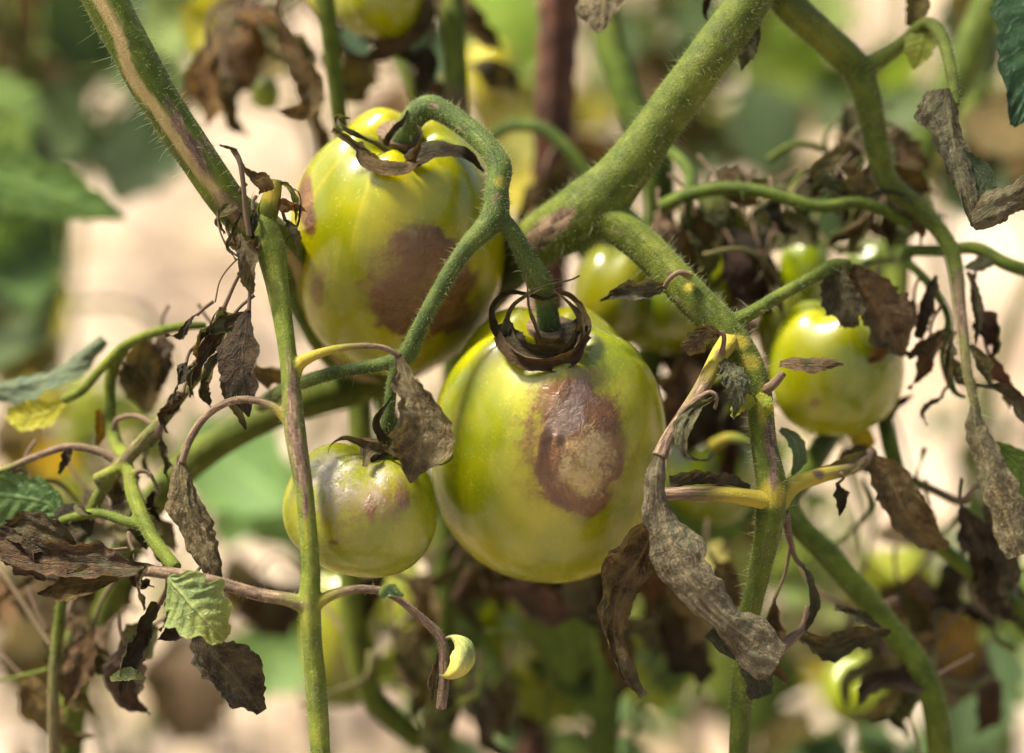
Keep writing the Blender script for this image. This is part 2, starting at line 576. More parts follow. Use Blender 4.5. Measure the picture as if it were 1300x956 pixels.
def mat_soil():
    s = NT("dry soil")
    big = s.noise(3.6, 4, 0.6)
    n = s.noise(26, 6, 0.7)
    col = s.mix(s.ramp(big, 0.35, 0.65), (0.30, 0.21, 0.155), (0.60, 0.49, 0.40))  # soil's own mottling, with patches of sun and shade put into its colour
    col = s.mix(s.ramp(n, 0.45, 0.7, 0, .7), col, (0.62, 0.53, 0.43))
    col = s.mix(s.ramp(s.noise(5, 4), 0.5, 0.62, 0, 0.8), col, (0.19, 0.125, 0.088))
    s.set(s.p, Base_Color=col, Roughness=0.95, Normal=s.bump(s.noise(60, 6, 0.75), 0.9, 0.02))
    s.p.inputs["Specular IOR Level"].default_value = 0.1
    return s.m


def mat_rust():
    s = NT("rusty iron")
    n = s.noise(120, 5, 0.7)
    col = s.mix(s.ramp(n, 0.3, 0.7), (0.04, 0.016, 0.010), (0.13, 0.05, 0.026))
    s.set(s.p, Base_Color=col, Roughness=0.85, Metallic=0.15, Normal=s.bump(s.noise(500, 5, 0.7), 0.6, 0.0012))
    return s.m


def mat_straw():
    s = NT("straw")
    obj = s.n("ShaderNodeObjectInfo").outputs["Color"]
    s.set(s.p, Base_Color=s.mix(s.noise(30, 2), (0.42, 0.33, 0.19), (0.24, 0.17, 0.10)), Roughness=0.8)
    return s.m


M_TOM = mat_tomato("unripe tomato skin", (0.105, 0.128, 0.001), (0.23, 0.222, 0.002), (0.40, 0.295, 0.12))
M_TOMS = mat_tomato("scalded tomato skin", (0.125, 0.148, 0.004), (0.225, 0.228, 0.009), (0.40, 0.34, 0.25))
M_STEM = mat_stem("green stem", (0.066, 0.084, 0.007), (0.027, 0.040, 0.003))
M_TRUSS = mat_stem("truss stalk", (0.050, 0.074, 0.013), (0.021, 0.038, 0.007))
M_LEAF = mat_leaf("tomato leaf")
M_BGLEAF = mat_leaf("translucent leaf", 0.36)  # slightly more translucent than the other leaf material
M_HAIR = mat_hair()
M_SOIL = mat_soil()
M_RUST = mat_rust()
M_STRAW = mat_straw()

GREY, BROWN, DARK, OLIVE, TAN, GGREY = (0.205, 0.182, 0.132), (0.145, 0.108, 0.062), (0.058, 0.045, 0.031), (0.125, 0.115, 0.05), (0.26, 0.18, 0.10), (0.165, 0.17, 0.115)
GREEN, BLUEGREEN, LIME, PALE = (0.055, 0.095, 0.02), (0.022, 0.056, 0.028), (0.14, 0.17, 0.02), (0.13, 0.175, 0.08)


# ---------------------------------------------------------------- builders
def leaf_geo(pts, w, roll=0, curl=(0, 0), crumple=2.0, teeth=0.08, nteeth=7, pleat=0.8, nu=64, nv=21, seed=0, dry=1.0, yel=0.0, dark=0.0, edge_dry=0.0, cpow=1.0):
    """leaf blade: midrib through pts (x, y, d), half widths w in px, edges rolled by curl degrees"""
    rows = [list(P(*p)) + [px(p[2])] for p in pts]
    q = spline(rows, nu)
    Q, sc = q[:, :3], q[:, 3]
    u = np.linspace(0, 1, nu)

    def along(a, cols=1):
        a = np.asarray(a, float)
        if a.ndim == 0: a = a.reshape(1)
        if cols == 2 and a.ndim == 1 and a.shape[0] == 2: a = a[None]
        if cols == 2 and a.ndim == 1: a = np.stack([a, a], -1)
        if a.shape[0] == 1: return np.repeat(a, nu, 0)
        k = np.column_stack([np.linspace(0, 1, len(a)), a])
        kk = np.vstack([2 * k[0] - k[1], k, 2 * k[-1] - k[-2]])
        out = np.stack([np.interp(u, k[:, 0], k[:, 1 + j]) for j in range(k.shape[1] - 1)], -1)
        for _ in range(max(1, nu // (3 * len(a)))):
            out[1:-1] = 0.25 * out[:-2] + 0.5 * out[1:-1] + 0.25 * out[2:]
        return out if a.ndim > 1 else out[:, 0]

    W = along(w, 2)
    C = np.radians(along(curl, 2))
    rl = along(roll)
    T, b, n = frames(Q, rl)
    g = np.random.default_rng(seed)
    half = (nv - 1) // 2
    sv = np.linspace(0, 1, half + 1)
    out = np.zeros((nu, nv, 3))
    out[:, half] = Q
    for side, sg, j in ((0, -1, -1), (1, 1, 1)):
        ww = W[:, side]
        dmean = float(np.mean(dry))
        tee = teeth * (1 - .65 * dmean)
        ragged = 1 + dmean * (.20 * vnoise(np.stack([u * 5.5, u * 0 + seed + 4, u * 0 + side * 3], -1)) + .12 * vnoise(np.stack([u * 26, u * 0 + seed + 6, u * 0 + side * 3], -1)))
        th = 1 + tee * (2 * np.abs(((u * nteeth + 0.37 * side + 0.15 * vnoise(np.stack([u * 6, u * 0 + seed, u * 0 + side], -1))) % 1) - 0.5) - 0.5) * 2 + tee * 1.2 * vnoise(np.stack([u * 17, u * 0 + seed + 9, u * 0 + side * 5], -1))
        ww = np.maximum(ww, 0.15) * sc * th * ragged
        ds = 1.0 / half
        X = np.zeros(nu); Z = np.zeros(nu)
        for k in range(1, half + 1):
            s = (k - 0.5) * ds
            ph = C[:, side] * s ** cpow
            ph = ph * (1 + 0.22 * vnoise(np.stack([u * 7, np.full(nu, s * 2.0), np.full(nu, seed * 3.1 + side)], -1)))
            X += np.cos(ph) * ds; Z += np.sin(ph) * ds
            out[:, half + j * k] = Q + (b * (sg * X * ww)[:, None]) + n * (Z * ww)[:, None]
    V = out.reshape(-1, 3)
    F = grid_faces(nu, nv)
    N = vnormals(V, F)
    vv = np.tile(np.linspace(-1, 1, nv), nu)
    uu = np.repeat(u, nv)
    Wm = np.repeat(np.maximum(W.mean(1), 3), nv)
    Lp = np.linalg.norm(np.diff(Q, axis=0), axis=1).sum() / K
    sp = np.stack([uu * Lp / 30, vv * Wm / 30, np.full(len(uu), seed * 7.7)], -1)
    disp = fbm(sp, 3) * 1.0 + (0.5 - np.abs(fbm(sp * 2.3 + 5, 2))) * 0.8 + 0.9 * np.abs(vv) ** 2 * vnoise(np.stack([uu * Lp / 16, vv * 1.5, np.full(len(uu), seed + 2.2)], -1))
    fr = (uu * 6.5 - np.abs(vv) * 1.7) % 1
    crk = 0.5 - np.abs(vnoise(np.stack([uu * Lp / 55, vv * Wm / 8.5, np.full(len(uu), seed + 5.5)], -1)))
    crk2 = 0.5 - np.abs(vnoise(np.stack([uu * Lp / 13 + vv * 2, vv * Wm / 13 - uu * 3, np.full(len(uu), seed + 1.5)], -1)))
    disp = disp * (1 - .4 * dmean) + dmean * (1.6 * crk + 0.35 * crk2)
    disp = disp * crumple * (1 + .3 * dmean) + pleat * (np.abs(fr - 0.5) * 4 - 1) * np.sin(np.abs(vv) * np.pi) ** 0.7
    taper = np.repeat(np.clip(np.minimum(u * 10, 1), 0.1, 1), nv)
    V = V + N * (disp * taper * K)[:, None]
    tint = np.zeros((len(V), 3))
    tint[:, 0] = np.repeat(along(dry), nv) + edge_dry * ss(0.45, 1.0, np.abs(vv) + 0.35 * fbm(sp * 1.5 + 3, 2))
    tint[:, 1] = np.repeat(along(yel), nv)
    tint[:, 2] = dark * ss(-0.1, 0.35, fbm(sp * 0.9 + 11, 3))
    return dict(V=V, F=F.tolist(), uv=np.stack([uu, vv * 0.5 + 0.5], -1), tint=tint)


OVATE = [0, 0.62, 0.95, 1.0, 0.9, 0.7, 0.42, 0]


def ov(wl, wr=None):
    wr = wl if wr is None else wr
    return [(wl * k, wr * k) for k in OVATE]


_lc = [0]


def leaf(parent, pts, w, color=GREY, name="leaflet", stalk=None, blobs=None, label=None, mat=None, **kw):
    """a leaflet as a part; stalk = tube rows for its own little stem, grown into the same mesh"""
    _lc[0] += 1
    kw.setdefault("seed", _lc[0])
    d = leaf_geo(pts, w, **kw)
    t = blobs_to(d['V'], d['tint'].copy(), blobs)
    o = mesh(name, d['V'], d['F'], mat or M_LEAF, parent, d['uv'], t, color=color)
    if label: o["label"] = label
    if stalk is not None:
        s = tube(stalk, seg=9, rough=0.06)
        s['tint'][:, 2] = 0
        mesh("leaf_stem", s['V'], s['F'], M_STEM, o if o.parent and o.parent.parent is None else parent, s['uv'], s['tint'])
    return o


def tomato(name, label, x, y, d, a, c, tilt, roll, blobs=None, mat=None, color=(1, 1, 1), profile=None, ribs=(5, 0.02), seed=0, nph=180, nth=110, group="green tomatoes hanging on the plants", dent=None, squash=1.0):
    """unripe fruit; a, c = half width and half height in px; tilt = stalk end leaning to the camera"""
    cen = P(x, y, d)
    pr = profile or [(0, 0.78), (0.10, 0.785), (0.22, 0.825), (0.38, 0.86), (0.58, 0.80), (0.79, 0.60), (0.94, 0.32), (1.0, 0.0), (0.96, -0.36), (0.83, -0.66), (0.62, -0.86), (0.36, -0.965), (0.12, -0.995), (0, -0.99)]
    p = spline([(r_, z_, 0) for r_, z_ in pr], nth)
    az = unit(UP * math.cos(R(tilt)) - FWD * math.sin(R(tilt)))
    cr, sr = math.cos(R(roll)), math.sin(R(roll))
    rot = lambda v: v * cr + np.cross(FWD, v) * sr + FWD * (v @ FWD) * (1 - cr)
    az = unit(rot(az)); axx = unit(rot(RIGHT)); ay = np.cross(az, axx)
    ph = np.linspace(0, 2 * np.pi, nph, endpoint=False)
    k = px(d)
    rho, z = p[:, 0:1], p[:, 1:2]
    sh = np.exp(-((z - 0.75) / 0.35) ** 2)
    lob = 1 + ribs[1] * (np.cos(ribs[0] * ph + seed) + 0.6 * np.cos((ribs[0] + 2) * ph + 2 * seed)) * (0.35 + sh) + 0.02 * np.cos(2 * ph + seed * 1.7)
    X, Y = rho * np.cos(ph) * lob * a, rho * np.sin(ph) * lob * a * squash
    Z = z * c + 0 * ph + c * 0.035 * np.cos(ribs[0] * ph + seed) * sh
    V = (cen + (X[..., None] * axx + Y[..., None] * ay + Z[..., None] * az) * k).reshape(-1, 3)
    V = V + unit(V - cen) * (vnoise((V - cen) / (a * k) * 1.6 + seed) * 0.018 * a * k)[:, None]
    F = grid_faces(nth, nph, True)[:, ::-1]
    tint = blobs_to(V, np.zeros((len(V), 3)), blobs)
    if dent:
        N = unit(V - cen)
        q = to_px(V)
        front = (V - cen) @ -FWD > 0
        for (dx, dy, rx, ry, depth, rt) in dent:
            X_, Y_ = q[:, 0] - dx, q[:, 1] - dy
            ca, sa = math.cos(R(rt)), math.sin(R(rt))
            g_ = np.exp(-((X_ * ca + Y_ * sa) / rx) ** 2 - ((-X_ * sa + Y_ * ca) / ry) ** 2) * front
            V = V - N * (g_ * depth * K)[:, None]
    uv = np.stack([np.tile(ph / (2 * np.pi), nth), np.repeat(np.linspace(0, 1, nth), nph)], -1)
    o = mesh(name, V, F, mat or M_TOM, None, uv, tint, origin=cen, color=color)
    tag(o, label, "tomato", group)
    o["_c"] = [float(v) for v in cen]
    o["_top"] = [float(v) for v in cen + az * c * 0.76 * k]
    return o, cen + az * c * 0.76 * k, az


def sepal(parent, pts, w, color=BROWN, **kw):
    kw.setdefault("nu", 36); kw.setdefault("nv", 9); kw.setdefault("teeth", 0.06); kw.setdefault("crumple", 1.2); kw.setdefault("pleat", 0.2)
    return leaf(parent, pts, w, color, name="sepal", **kw)


# ---------------------------------------------------------------- ground
def build_ground():
    xs = np.unique(np.concatenate([np.linspace(-150, -6, 18), np.linspace(-6, -1.6, 40), np.linspace(-1.6, 1.6, 190), np.linspace(1.6, 6, 40), np.linspace(6, 150, 18)]))
    ys = np.unique(np.concatenate([np.linspace(-150, -2, 14), np.linspace(-2, 0.4, 30), np.linspace(0.4, 4.2, 230), np.linspace(4.2, 9, 50), np.linspace(9, 300, 24)]))
    X, Y = np.meshgrid(xs, ys)
    p = np.stack([X.ravel(), Y.ravel(), 0 * X.ravel()], -1)
    near = np.exp(-(np.maximum(np.hypot(p[:, 0], p[:, 1] - 2) - 3, 0) / 3) ** 2)
    p[:, 2] = (0.030 * fbm(p * 2.2, 3) + 0.020 * fbm(p * 11 + 3, 3) + 0.012 * np.abs(fbm(p * 32, 2))) * near - 0.01
    o = mesh("soil", p, grid_faces(len(ys), len(xs)), M_SOIL, origin=(0, 0, 0))
    tag(o, "dry crumbly sunlit soil between the tomato rows", kind="structure")
    # clods and straw
    g = np.random.default_rng(5)
    ico = np.array([(0, 0, 1), (.894, 0, .447), (.276, .851, .447), (-.724, .526, .447), (-.724, -.526, .447), (.276, -.851, .447), (.724, .526, -.447), (-.276, .851, -.447), (-.894, 0, -.447), (-.276, -.851, -.447), (.724, -.526, -.447), (0, 0, -1)])
    icf = [(0, 1, 2), (0, 2, 3), (0, 3, 4), (0, 4, 5), (0, 5, 1), (1, 6, 2), (2, 7, 3), (3, 8, 4), (4, 9, 5), (5, 10, 1), (6, 7, 2), (7, 8, 3), (8, 9, 4), (9, 10, 5), (10, 6, 1), (11, 7, 6), (11, 8, 7), (11, 9, 8), (11, 10, 9), (11, 6, 10)]
    V, F = [], []
    for k in range(2600):
        r = g.uniform(0.004, 0.02) * g.uniform(0.5, 1.6)
        c = np.array([g.uniform(-1.1, 1.1), g.uniform(0.9, 4.0), r * 0.3])
        V.append(c + ico * r * g.uniform(0.7, 1.2, (12, 3)) * [1, 1, 0.7])
        F += [[i + 12 * k for i in f] for f in icf]
    o = mesh("soil_clods", np.vstack(V), F, M_SOIL, origin=(0, 2, 0))
    tag(o, "loose clods lying over the dry soil", kind="stuff")
    V, F = [], []
    for k in range(1500):
        c = np.array([g.uniform(-1.1, 1.1), g.uniform(0.9, 4.0), g.uniform(0.005, 0.03)])
        a = g.uniform(0, 6.3); L = g.uniform(0.03, 0.12); w = g.uniform(0.0015, 0.004)
        t = np.array([math.cos(a), math.sin(a), g.uniform(-0.1, 0.15)]); s = np.array([-math.sin(a), math.cos(a), 0])
        for f in (-.5, 0, .5):
            m = c + t * L * f + np.array([0, 0, 0.006 if f == 0 else 0])
            V += [m + s * w, m + np.array([0, 0, w * 1.2]), m - s * w]
        b = 9 * k
        for q in (0, 3):
            F += [[b + q, b + q + 1, b + q + 4, b + q + 3], [b + q + 1, b + q + 2, b + q + 5, b + q + 4]]
    o = mesh("straw_litter", V, F, M_STRAW, origin=(0, 2, 0))
    tag(o, "scattered straw and dead stalk bits on the soil", kind="stuff")


build_ground()


def W(x, y, z):
    q = to_px(np.array([[x, y, z]]))[0]
    return [q[0], q[1], q[2]]


# ---------------------------------------------------------------- the plant in front
A0 = P(95, 900, 10); A0[2] = 0.0
plant = empty("tomato_plant", A0, "blight-struck tomato plant in front, thick forked hairy stem and withered leaves", "tomato plant", "tomato plants")

top = [972, -60, 2.4]
main = tube([[1000, -330, 4, 30], [985, -160, 3.2, 32], top + [31], [945, 8, 1.6, 29], [900, 72, 1.5, 28.5], [850, 140, 1.7, 28.5], [795, 215, 2, 31], [745, 268, 2.5, 40], [695, 298, 3.4, 34], [640, 345, 6.5, 30], [570, 420, 9, 27], [470, 482, 8, 25], [340, 527, 6.2, 21], [240, 588, 7, 21], [175, 670, 8, 18], [138, 770, 9, 17], [98, 862, 9.5, 17], W(A0[0] - .005, A0[1], .2) + [18], W(A0[0], A0[1], -.03) + [24]], seg=24)
s4 = tube([[735, 262, 2.6, 34], [775, 280, 2.1, 27], [820, 314, 1.6, 24], [870, 368, 1.1, 23], [922, 422, .8, 23], [958, 482, .6, 19], [969, 560, .5, 17.5], [980, 628, .3, 20], [965, 725, .7, 14.5], [950, 790, 1.1, 13.5], [942, 880, 1.5, 14], [935, 1000, 2, 12]], seg=18, groove=.10)
s5 = tube([[918, 415, .8, 14], [945, 402, .9, 10], [985, 378, 1.4, 8.5], [1025, 356, 2, 8.5], [1060, 338, 2.6, 9], [1078, 336, 3, 7]], seg=12)
s7 = tube([top + [28], [1000, 2, 3, 22], [1045, 45, 3.7, 20], [1090, 92, 4, 19.5], [1108, 155, 4, 16.5], [1128, 232, 4.2, 14.5], [1172, 270, 4.4, 12], [1206, 315, 4.2, 11], [1220, 400, 3.2, 8, .35], [1228, 470, 2.4, 7, .5], [1240, 528, 2, 6, .5]], seg=18)
s7b = tube([[1090, 92, 4, 17], [1118, 75, 4, 12], [1150, 52, 3.9, 10], [1176, 30, 3.5, 9], [1196, 50, 2.6, 8.5], [1208, 95, 1.6, 8], [1213, 135, 1.1, 7]], seg=12)
stem_d = fuse([main, s4, s5, s7, s7b], 0.00045)
stem = put("stem", stem_d, M_STEM, plant, blobs=[
    (690, 290, 40, 20, 0, .9, -35), (668, 315, 22, 16, 0, .6), (712, 278, 20, 9, 0, .5, -35), (908, 55, 6, 4, 0, .6), (838, 342, 5, 4, 0, .8), (806, 232, 4, 6, 0, .5),
    (986, 560, 9, 44, 0, .95, -6), (990, 600, 9, 20, 0, .6), (925, 428, 20, 10, 1, .8), (945, 452, 18, 12, 1, .55), (876, 352, 8, 7, 1, .9), (985, 632, 20, 20, 1, .75), (970, 500, 8, 30, 1, .4),
    (1216, 370, 10, 60, 0, .5), (958, 700, 5, 30, 0, .4), (770, 300, 20, 10, 0, .3), (800, 330, 12, 5, 0, .35), (860, 395, 30, 5, 0, .4, 45)])
hairs(stem_d, 8000, (4, 13), stem, M_HAIR, 1, base_px=.2, where=lambda q: (q[:, 0] > 640) & (q[:, 1] > -40) & (q[:, 1] < 900) & (q[:, 2] < 5))
hairs(stem_d, 420, (16, 28), stem, M_HAIR, 2, base_px=.3, where=lambda q: (q[:, 0] > 660) & (q[:, 1] > -20) & (q[:, 1] < 800) & (q[:, 2] < 4))

# upper left hairy side shoot, with the stub where a leaf broke off, running behind the fruit to the main stem
sh1 = tube([[60, -180, -.2, 29], [108, -55, -.5, 29], [160, 50, -.6, 27], [206, 132, -.4, 26], [255, 206, -.2, 25], [300, 268, .2, 24], [335, 292, .8, 26], [365, 320, 2.4, 24], [386, 385, 4.4, 20], [430, 455, 6.6, 19], [480, 480, 8, 20]], seg=40, groove=.13, stripe=(.42, .38))
sh2 = tube([[330, 292, .3, 17], [340, 268, 0, 14], [347, 240, -.1, 11, 0, .7], [349, 228, -.1, 9, .5, .5]], seg=12)
shoot_d = join([sh1])
shoot = put("side_shoot", sh1, M_STEM, plant, color=(.9, .98, .8), blobs=[(232, 150, 9, 34, 0, .6, -28), (258, 188, 10, 30, 0, .75, -28), (222, 168, 8, 14, 0, .6), (262, 225, 12, 26, 0, .5, -35), (285, 262, 16, 14, 0, .55), (304, 280, 16, 16, 0, .6), (275, 182, 7, 24, 0, .6, -32), (240, 190, 9, 10, 0, .5)])
put("leaf_stub", sh2, M_STEM, shoot, label="broken yellowing leaf stub", blobs=[(345, 240, 8, 8, 1, .8)])
hairs(sh1, 900, (5, 12), shoot, M_HAIR, 3, base_px=.26, where=lambda q: (q[:, 0] < 340) & (q[:, 1] > -60))
hairs(sh1, 190, (18, 34), shoot, M_HAIR, 4, base_px=.34, where=lambda q: (q[:, 0] < 330) & (q[:, 1] > -60))

# hanging leaf stalk in front of the small tomato
k1 = tube([[330, 272, .9, 7], [333, 282, .1, 17], [343, 312, -.2, 20], [352, 360, -.4, 15], [366, 455, -1, 11.5, .1], [374, 540, -1.4, 14, .5], [388, 640, -1.8, 12, .2], [394, 720, -1.7, 12.5], [393, 765, -1.6, 14], [397, 820, -1.4, 13], [402, 880, -1.2, 13.5], [410, 1000, -1, 12]], seg=20, groove=.12)
k2 = tube([[370, 482, -1, 11, 0, .4], [380, 462, -1.05, 9, 0, 1], [405, 449, -1.1, 6.5, .1, .9], [445, 440, -1.1, 4.6, .5, .4], [485, 441, -1.1, 4.2, .8], [508, 452, -1, 4, .9]], seg=10)
k3 = tube([[376, 552, -1.3, 9, 0, .6], [362, 530, -1.25, 7.5, .2, .8], [340, 513, -1.2, 5.5, .7, .3], [300, 508, -1, 5.2, .8], [264, 526, -.8, 5.2, .85], [240, 560, -.8, 5.4, .9], [231, 588, -.8, 5, .9]], seg=10)
k4 = tube([[393, 772, -1.6, 11], [370, 762, -1.6, 9.5, .5], [330, 755, -1.5, 8.6, .85], [265, 737, -1.3, 8.2, .9], [200, 726, -.9, 8, .95], [180, 726, -.8, 6, .95]], seg=10)
k5 = tube([[393, 775, -1.6, 10, 0, .5], [412, 760, -1.65, 8, .25, .5], [445, 749, -1.6, 6, .8], [490, 752, -1.4, 5.6, .9], [532, 782, -1.1, 5.4, .9], [560, 812, -.9, 7, .95], [564, 850, -.8, 7.5, .95], [560, 900, -.7, 7, .9]], seg=10)
stalk_d = fuse([k1, k2, k3, k4, k5], 0.00038, 5)
stalk = put("leaf_stalk", stalk_d, M_STEM, plant, color=(1.6, 1.55, 2.0), label="drooping leaf stalk with a long dark streak", blobs=[
    (369, 505, 7, 50, 0, .9), (378, 580, 8, 40, 0, .85, -8), (388, 630, 5, 22, 0, .7), (362, 440, 6, 24, 0, .35), (374, 775, 16, 8, 0, .4), (398, 640, 6, 60, 1, .3)])
hairs(stalk_d, 1500, (3, 8), stalk, M_HAIR, 6, base_px=.22)

# fruit truss: stalks of the three big tomatoes
t1 = tube([[330, 515, 4.6, 9], [372, 490, 2, 9], [430, 472, .7, 8.5], [490, 461, .2, 9], [514, 452, 0, 12], [530, 422, -.2, 10.5], [556, 372, -.3, 10.5], [592, 315, -.3, 12], [628, 274, -.2, 17], [631, 240, -.1, 15], [634, 212, .1, 16], [622, 190, .35, 14], [598, 166, .8, 14], [568, 145, 1.2, 14.5], [546, 136, 1.4, 16], [528, 146, 1.5, 16], [515, 168, 1.6, 15], [505, 190, 1.9, 14], [500, 208, 2.3, 15]], seg=18)
t2 = tube([[622, 268, -.2, 14], [648, 292, -.1, 11.5], [668, 328, .2, 13], [684, 356, .5, 16], [692, 376, .7, 14], [696, 410, .9, 15], [699, 446, 1.3, 17]], seg=16)
t3 = tube([[512, 452, 0, 11], [500, 478, .1, 8], [494, 520, .2, 8], [491, 548, .4, 10], [490, 575, .8, 11]], seg=12)
truss_d = fuse([t1, t2, t3], 0.0004, 5)
truss = put("fruit_truss", truss_d, M_TRUSS, plant, blobs=[(643, 222, 9, 10, 1, .4), (640, 240, 7, 7, 0, .6), (540, 132, 10, 6, 0, .7), (575, 160, 8, 5, 0, .4), (622, 246, 3, 5, 0, .5), (560, 172, 6, 5, 0, .3)])
hairs(truss_d, 8500, (2, 6.5), truss, M_HAIR, 7, base_px=.2)
hairs(truss_d, 420, (9, 19), truss, M_HAIR, 8, base_px=.26)


# ---------------------------------------------------------------- tomatoes in focus
HEART = [(0, 0.76), (0.09, 0.765), (0.20, 0.81), (0.36, 0.86), (0.55, 0.80), (0.75, 0.635), (0.905, 0.39), (0.99, 0.08), (0.985, -0.24), (0.89, -0.56), (0.71, -0.80), (0.45, -0.945), (0.17, -1.0), (0, -1.0)]
big, top1, ax1 = tomato("tomato", "largest green tomato, in front, sunken brown and purple rot under its stalk", 697, 558, 2.8, 151, 181, 27, 1, profile=HEART, mat=M_TOM, seed=1.0, nph=260, nth=170, blobs=[
    (738, 562, 78, 102, 0, .44, 0, .85), (728, 562, 92, 116, 0, .26, 0, .9), (700, 540, 40, 60, 0, .2, 10, .9), (782, 560, 30, 70, 0, .2, -8, .9),
    (692, 592, 15, 46, 0, .8, 8), (702, 630, 18, 22, 0, .75, -30), (726, 650, 34, 14, 0, .8, 15), (760, 650, 22, 13, 0, .75, -25), (776, 618, 7, 22, 0, .55, 25), (792, 598, 9, 18, 0, .5, 30),
    (716, 484, 7, 24, 0, .75, 12), (700, 520, 16, 24, 0, .4, 10), (752, 492, 14, 22, 0, .55, -35), (772, 520, 16, 26, 0, .45, -25), (750, 520, 12, 16, 0, .4), (784, 555, 10, 26, 0, .45),
    (752, 592, 42, 50, 2, .7, 8, .9), (744, 622, 34, 22, 2, .4, 0, .8), (722, 592, 10, 34, 2, .4), (772, 580, 20, 32, 2, .25),
    (742, 500, 20, 44, 1, .75, 12, .8), (722, 532, 18, 28, 1, .65, 25, .8), (708, 553, 20, 14, 1, .6, 0, .8), (688, 505, 14, 22, 1, .4, 20), (690, 548, 10, 14, 1, .6), (766, 500, 8, 22, 1, .4, -35), (742, 540, 14, 10, 1, .45, -40)],
    dent=[(738, 515, 34, 46, 7, 10), (692, 585, 10, 46, 4.5, 8), (720, 632, 26, 10, 3.5, 20), (748, 590, 30, 34, -3, 0), (697, 556, 5, 7, 4, 30), (684, 575, 3.5, 18, -4, 5), (698, 632, 4, 24, -4, -38), (690, 548, 4, 9, -3, 25), (706, 556, 4, 8, -3, 10), (716, 560, 4, 7, 3, -10), (800, 430, 40, 4, 2, 18), (806, 452, 34, 4, 1.6, 24), (712, 470, 22, 8, -2.5, -10)])
up2, top2, ax2 = tomato("tomato", "tall green tomato upper left of the largest one, broad brown rot behind the stalk", 505, 302, 4.2, 139, 176, 36, 3, profile=HEART, color=(1.32, 1.18, .9), ribs=(5, .008), seed=2.3, nph=220, nth=150, blobs=[
    (536, 372, 74, 80, 0, .8, -20, .8), (520, 400, 40, 44, 0, .5), (575, 345, 46, 48, 0, .45, 0), (590, 400, 50, 44, 0, .35), (545, 310, 40, 26, 0, .4), (600, 420, 40, 20, 0, .3),
    (540, 300, 24, 12, 2, .4), (532, 308, 10, 14, 1, .4), (376, 250, 14, 42, 0, .8), (384, 280, 10, 26, 0, .6), (392, 372, 12, 36, 0, .5, 12), (402, 345, 10, 32, 2, .4)])
small, top3, ax3 = tomato("tomato", "small round green tomato lower left, its shoulder scalded whitish and lilac", 459, 644, .8, 97, 84, 14, 12, mat=M_TOMS, seed=4.1, nph=180, nth=110, blobs=[
    (430, 600, 78, 44, 2, .85, -8, 1), (404, 594, 36, 34, 2, .4, 0, 1), (440, 640, 90, 56, 0, .42, -8, 1), (440, 620, 64, 30, 1, .5, -10, 1), (505, 618, 44, 34, 0, .25, 10, 1), (452, 600, 20, 12, 1, .3, 0, 1), (490, 625, 10, 30, 2, .2, 0, 1), (478, 640, 6, 22, 0, .25), (415, 697, 8, 5, 0, .4), (500, 600, 26, 14, 2, .25, 0, 1), (520, 620, 10, 20, 0, .2)],
    dent=[(420, 590, 16, 5, 2, 15), (410, 598, 7, 4, 2, 0), (428, 584, 10, 3, -2, 20)])
mid, top4, ax4 = tomato("tomato", "green tomato at right, half covered by a curled brown leaf on top", 1061, 463, 6, 84, 88, 18, -4, color=(1.02, 1.06, .8), seed=.7, nph=96, nth=64, blobs=[(1025, 515, 10, 8, 0, .5)])
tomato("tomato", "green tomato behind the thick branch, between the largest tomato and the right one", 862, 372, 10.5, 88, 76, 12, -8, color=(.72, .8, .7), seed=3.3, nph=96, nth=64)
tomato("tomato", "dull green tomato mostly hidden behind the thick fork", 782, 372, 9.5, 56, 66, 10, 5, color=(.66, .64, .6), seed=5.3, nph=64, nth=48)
tomato("tomato", "small dark green tomato peeping out above the right one", 1022, 345, 10, 34, 48, 8, -6, color=(.75, .95, .8), seed=6.3, nph=64, nth=48)
tomato("tomato", "pale small tomato under the branch at upper right", 1108, 345, 14, 36, 44, 8, 0, color=(.65, .75, .6), seed=7.3, nph=64, nth=48)
tomato("tomato", "yellow-green tomato squeezed behind the right one at its left edge", 995, 415, 9.5, 34, 52, 8, 0, color=(.75, .75, .6), seed=8.3, nph=64, nth=48)
tomato("tomato", "green tomato cut off by the top of the picture", 482, -8, 8, 58, 56, 0, 10, color=(.85, .85, .7), seed=9.3, nph=64, nth=48)
tomato("tomato", "tiny green tomato hanging at top left", 337, 118, 13, 19, 22, 5, 0, color=(.85, 1, .9), seed=1.3, nph=48, nth=32)
tomato("tomato", "yellow tomato with a dark spot, lit by the sun near the rusty stake", 626, 98, 26, 34, 50, 10, -8, color=(1.25, 1.1, .6), seed=2.2, nph=64, nth=48, blobs=[(632, 125, 10, 12, 0, 1)])
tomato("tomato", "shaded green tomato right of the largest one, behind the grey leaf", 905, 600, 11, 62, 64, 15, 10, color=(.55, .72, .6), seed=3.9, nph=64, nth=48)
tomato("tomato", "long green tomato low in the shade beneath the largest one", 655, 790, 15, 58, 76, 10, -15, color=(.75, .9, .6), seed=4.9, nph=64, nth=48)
tomato("tomato", "yellowish green tomato at the bottom edge below the small scalded one", 432, 806, 17, 50, 92, 5, 0, color=(.85, .85, .7), seed=5.9, nph=64, nth=48)
tomato("tomato", "green tomato at the bottom edge right of the hanging brown leaves", 1098, 876, 32, 56, 50, 5, 0, color=(.7, .85, .6), seed=6.9, nph=64, nth=48)


